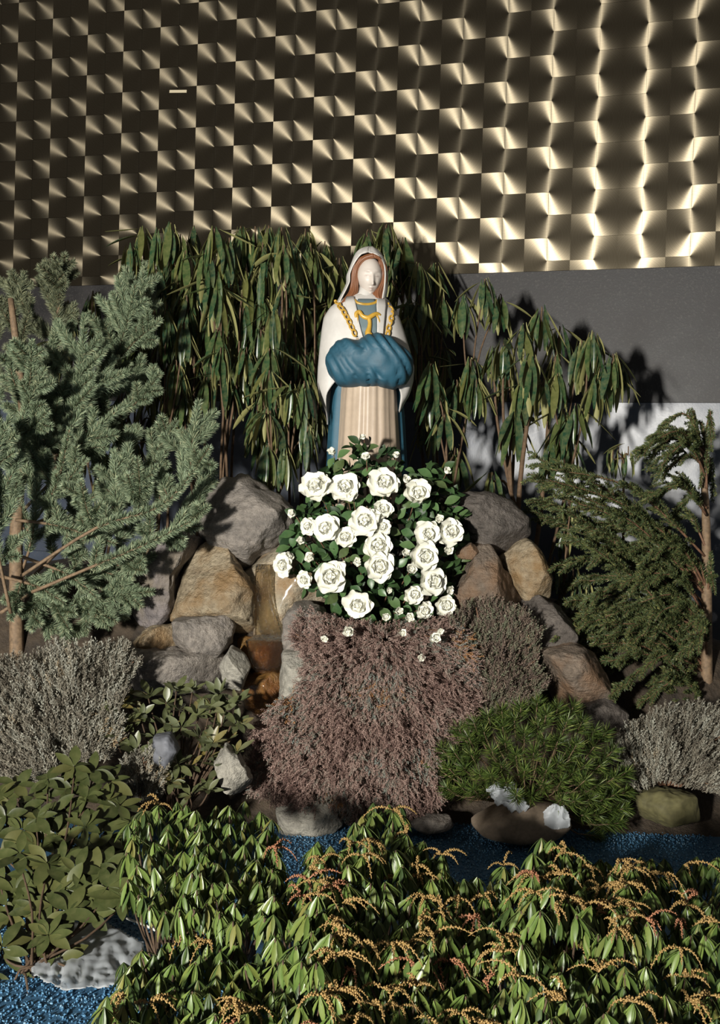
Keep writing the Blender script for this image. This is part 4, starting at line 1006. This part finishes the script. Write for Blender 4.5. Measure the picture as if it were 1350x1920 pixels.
pier = [
 ('pieris with pale green drooping leaves beside the olive azaleas', [(250, 1545), (290, 1505), (340, 1500), (370, 1530), (380, 1600), (370, 1690), (300, 1700), (250, 1660)], PI2, .40),
 ('pieris with pale leaves and reddish buds below the creeping juniper', [(375, 1530), (420, 1505), (480, 1500), (510, 1530), (515, 1600), (505, 1700), (440, 1720), (380, 1690)], PI2, .40),
 ('pieris with small glossy whorls at the gravel\'s corner', [(515, 1620), (560, 1640), (620, 1650), (640, 1720), (620, 1790), (540, 1800), (505, 1710)], PI, .36),
 ('pieris with reddish topmost buds standing up against the gravel', [(575, 1600), (600, 1575), (630, 1590), (655, 1620), (650, 1660), (590, 1660)], PI, .38),
 ('tall pieris with a curled yellow bud cluster below the juniper', [(670, 1530), (700, 1500), (745, 1505), (760, 1560), (750, 1640), (700, 1660), (660, 1620)], PI, .42),
 ('pieris covered in long orange bud strings', [(640, 1680), (700, 1650), (780, 1640), (850, 1650), (860, 1740), (800, 1790), (700, 1790), (630, 1760)], PI, .36),
 ('pieris with a rounded orange bud crown on the gravel edge', [(770, 1590), (800, 1575), (830, 1600), (840, 1640), (780, 1640)], PI, .38),
 ('pieris with wide spread orange buds beside the blue gravel', [(860, 1660), (900, 1640), (960, 1620), (1000, 1650), (1010, 1740), (950, 1780), (870, 1780)], PI, .36),
 ('pieris with two tall green whorls before the smooth greyish mound', [(1000, 1590), (1020, 1570), (1060, 1575), (1090, 1610), (1100, 1700), (1040, 1720), (1000, 1690)], PI, .40),
 ('dark glossy pieris beneath the mugo pine', [(1100, 1630), (1140, 1605), (1180, 1630), (1190, 1720), (1130, 1760), (1090, 1720)], PI, .38),
 ('dark glossy pieris beside the mossy stone', [(1190, 1640), (1215, 1600), (1270, 1610), (1340, 1600), (1380, 1640), (1370, 1750), (1280, 1770), (1190, 1740)], PI, .38),
 ('low pieris with ochre buds next to the white stick', [(250, 1790), (300, 1770), (400, 1730), (440, 1760), (450, 1850), (420, 1930), (240, 1940), (210, 1880)], PI2, .30),
 ('low pieris with narrow dark leaves between pale and orange ones', [(450, 1770), (540, 1800), (640, 1800), (660, 1860), (640, 1940), (440, 1940)], PI, .30),
 ('low dark pieris in front of the long orange bud strings', [(660, 1810), (760, 1800), (860, 1790), (880, 1850), (870, 1940), (660, 1940)], PI, .30),
 ('low pieris with yellow shoot tips in front of the wide orange buds', [(880, 1800), (960, 1790), (1060, 1740), (1090, 1800), (1090, 1940), (880, 1940)], PI, .30),
 ('low dark pieris in front of the glossy pair', [(1100, 1780), (1200, 1760), (1300, 1780), (1380, 1770), (1380, 1940), (1100, 1940)], PI, .30),
]
PIN = tint_mat('pieris_inner_leaf', [(0, lin(46, 62, 32)), (.6, lin(72, 90, 44)), (1, lin(108, 106, 56))], .4)
LT = np.array([tuple(v.co) for v in pi_m[0].vertices]); LF = np.array([tuple(p.vertices) for p in pi_m[0].polygons])
for k, (lab, poly, m_, h) in enumerate(pier):
    gx_, gy_ = sum(q[0] for q in poly) / len(poly), sum(q[1] for q in poly) / len(poly); poly = [(x + (x - gx_) * .16, y + max(0, y - gy_) * .14) for x, y in poly]
    yf = pz(h); tp = poisson(poly, 25 if h > .31 else 29, 2500, seed=50 + k)[:27]
    cx = sum(p[0] for p in poly) / len(poly); cy = max(p[1] for p in poly); Yc = sum(yf(x, y) for x, y in tp) / len(tp)
    bush('pieris', lab, (cx, cy), Yc, tp, yf, m_, pi_m, (10, 12), (8, 46), r0=.0045, bark=BARK_P, racemes=racemes, sc=1.0 if h > .31 else .9, tilt=.18)
    # the leaves inside the bush, under the outer whorls
    pr_ = col.objects[-1] if False else bush.last; lo_ = []; dd_ = []; nn_ = []
    for (x, y) in poisson(poly, 17, 3000, seed=90 + k):
        Yi = yf(x, y) + random.uniform(.0, .12); tp_ = at(x, y, Yi); ph = random.random() * 6.28
        for q in range(9):
            a = ph + q * .698 + random.uniform(-.2, .2); an = math.radians(random.uniform(8, 50)); lo_.append(tuple(tp_ - pr_.location)); dd_.append((math.cos(a) * math.sin(an), math.sin(a) * math.sin(an), -math.cos(an))); nn_.append((math.cos(a), math.sin(a), .3))
    X, Yv, Zv = frames(np.array(dd_), np.array(nn_)); s_ = rng.uniform(.75, 1.1, (len(lo_), 1))
    tag(link('inner_leaves', scatter('inner_leaves', LT, LF, np.array(lo_), X * s_, Yv * s_, Zv * s_, smooth=True), PIN, pr_), kind='stuff')

# ------------------------------------------------------------------ odds and ends
def plastic(name, label, poly, Y, seed, amp=.03, z=None):
    t = bpy.data.materials.get('clear_plastic')
    if t is None:
        q = NT('clear_plastic'); q.set(**{'Base Color': lin(215, 220, 224), 'Roughness': .2, 'Transmission Weight': .6, 'IOR': 1.25}); t = q.m
    x0, x1 = min(p[0] for p in poly), max(p[0] for p in poly); y0, y1 = min(p[1] for p in poly), max(p[1] for p in poly)
    N_ = 40; V = []
    for i in range(N_):
        for j in range(N_):
            x = x0 + (x1 - x0) * j / (N_ - 1); y = y0 + (y1 - y0) * i / (N_ - 1)
            p = at(x, y, Y(x, y)); d = 1.4 - 2.2 * abs(noise.noise((x * .045 + y * .02, y * .02 - x * .012, seed))) - .9 * abs(noise.noise((x * .02, y * .08, seed + 3)))
            V.append((p.x, p.y, p.z) if False else tuple(p + Vector((0, -amp * d * .4, amp * d * .6))))
    fc = [q for q in grid_faces(N_, N_) if in_poly(x0 + (x1 - x0) * (q[0] % N_) / (N_ - 1), y0 + (y1 - y0) * (q[0] // N_) / (N_ - 1), poly)]
    o = link(name, mesh(name, V, fc, smooth=True), t); m_ = o.modifiers.new('thickness', 'SOLIDIFY'); m_.thickness = .0012
    return tag(o, label, 'plastic')
gz = lambda h: (lambda x, y: F * (CAMH - h) / (y - 919 + (x - 675) * -.0277))
plastic('plastic_sheet', 'crumpled clear plastic sheet on the gravel beside the olive azalea', [(60, 1760), (120, 1730), (200, 1735), (265, 1770), (270, 1800), (240, 1850), (120, 1860), (60, 1830)], gz(.03), 3, .02)
plastic('plastic_wrap', 'bunched clear plastic wrap under the mugo pine needles', [(908, 1490), (930, 1476), (960, 1480), (985, 1500), (992, 1520), (960, 1530), (925, 1515)], lambda x, y: 5.12, 5, .05)
plastic('plastic_wrap', 'twist of clear plastic against the smooth greyish mound', [(1015, 1530), (1040, 1515), (1065, 1525), (1068, 1555), (1045, 1562), (1020, 1550)], lambda x, y: 5.07, 7, .04)
m_ = MB(); a, c = at(238, 1722, 3.95), at(330, 1768, 3.72); a.z = .05; c.z = .06
a = at(238, 1722, gz(.06)(238, 1722)); c = at(330, 1768, gz(.05)(330, 1768)); m_.tube(smooth_line([a, (a + c) / 2 + Vector((0, 0, .008)), c], 5), .0042, 7)
tag(link('stick', m_.mesh('stick'), simple('white_stick', lin(196, 194, 186), .5)), 'thin white stick lying over the blue gravel', 'stick')
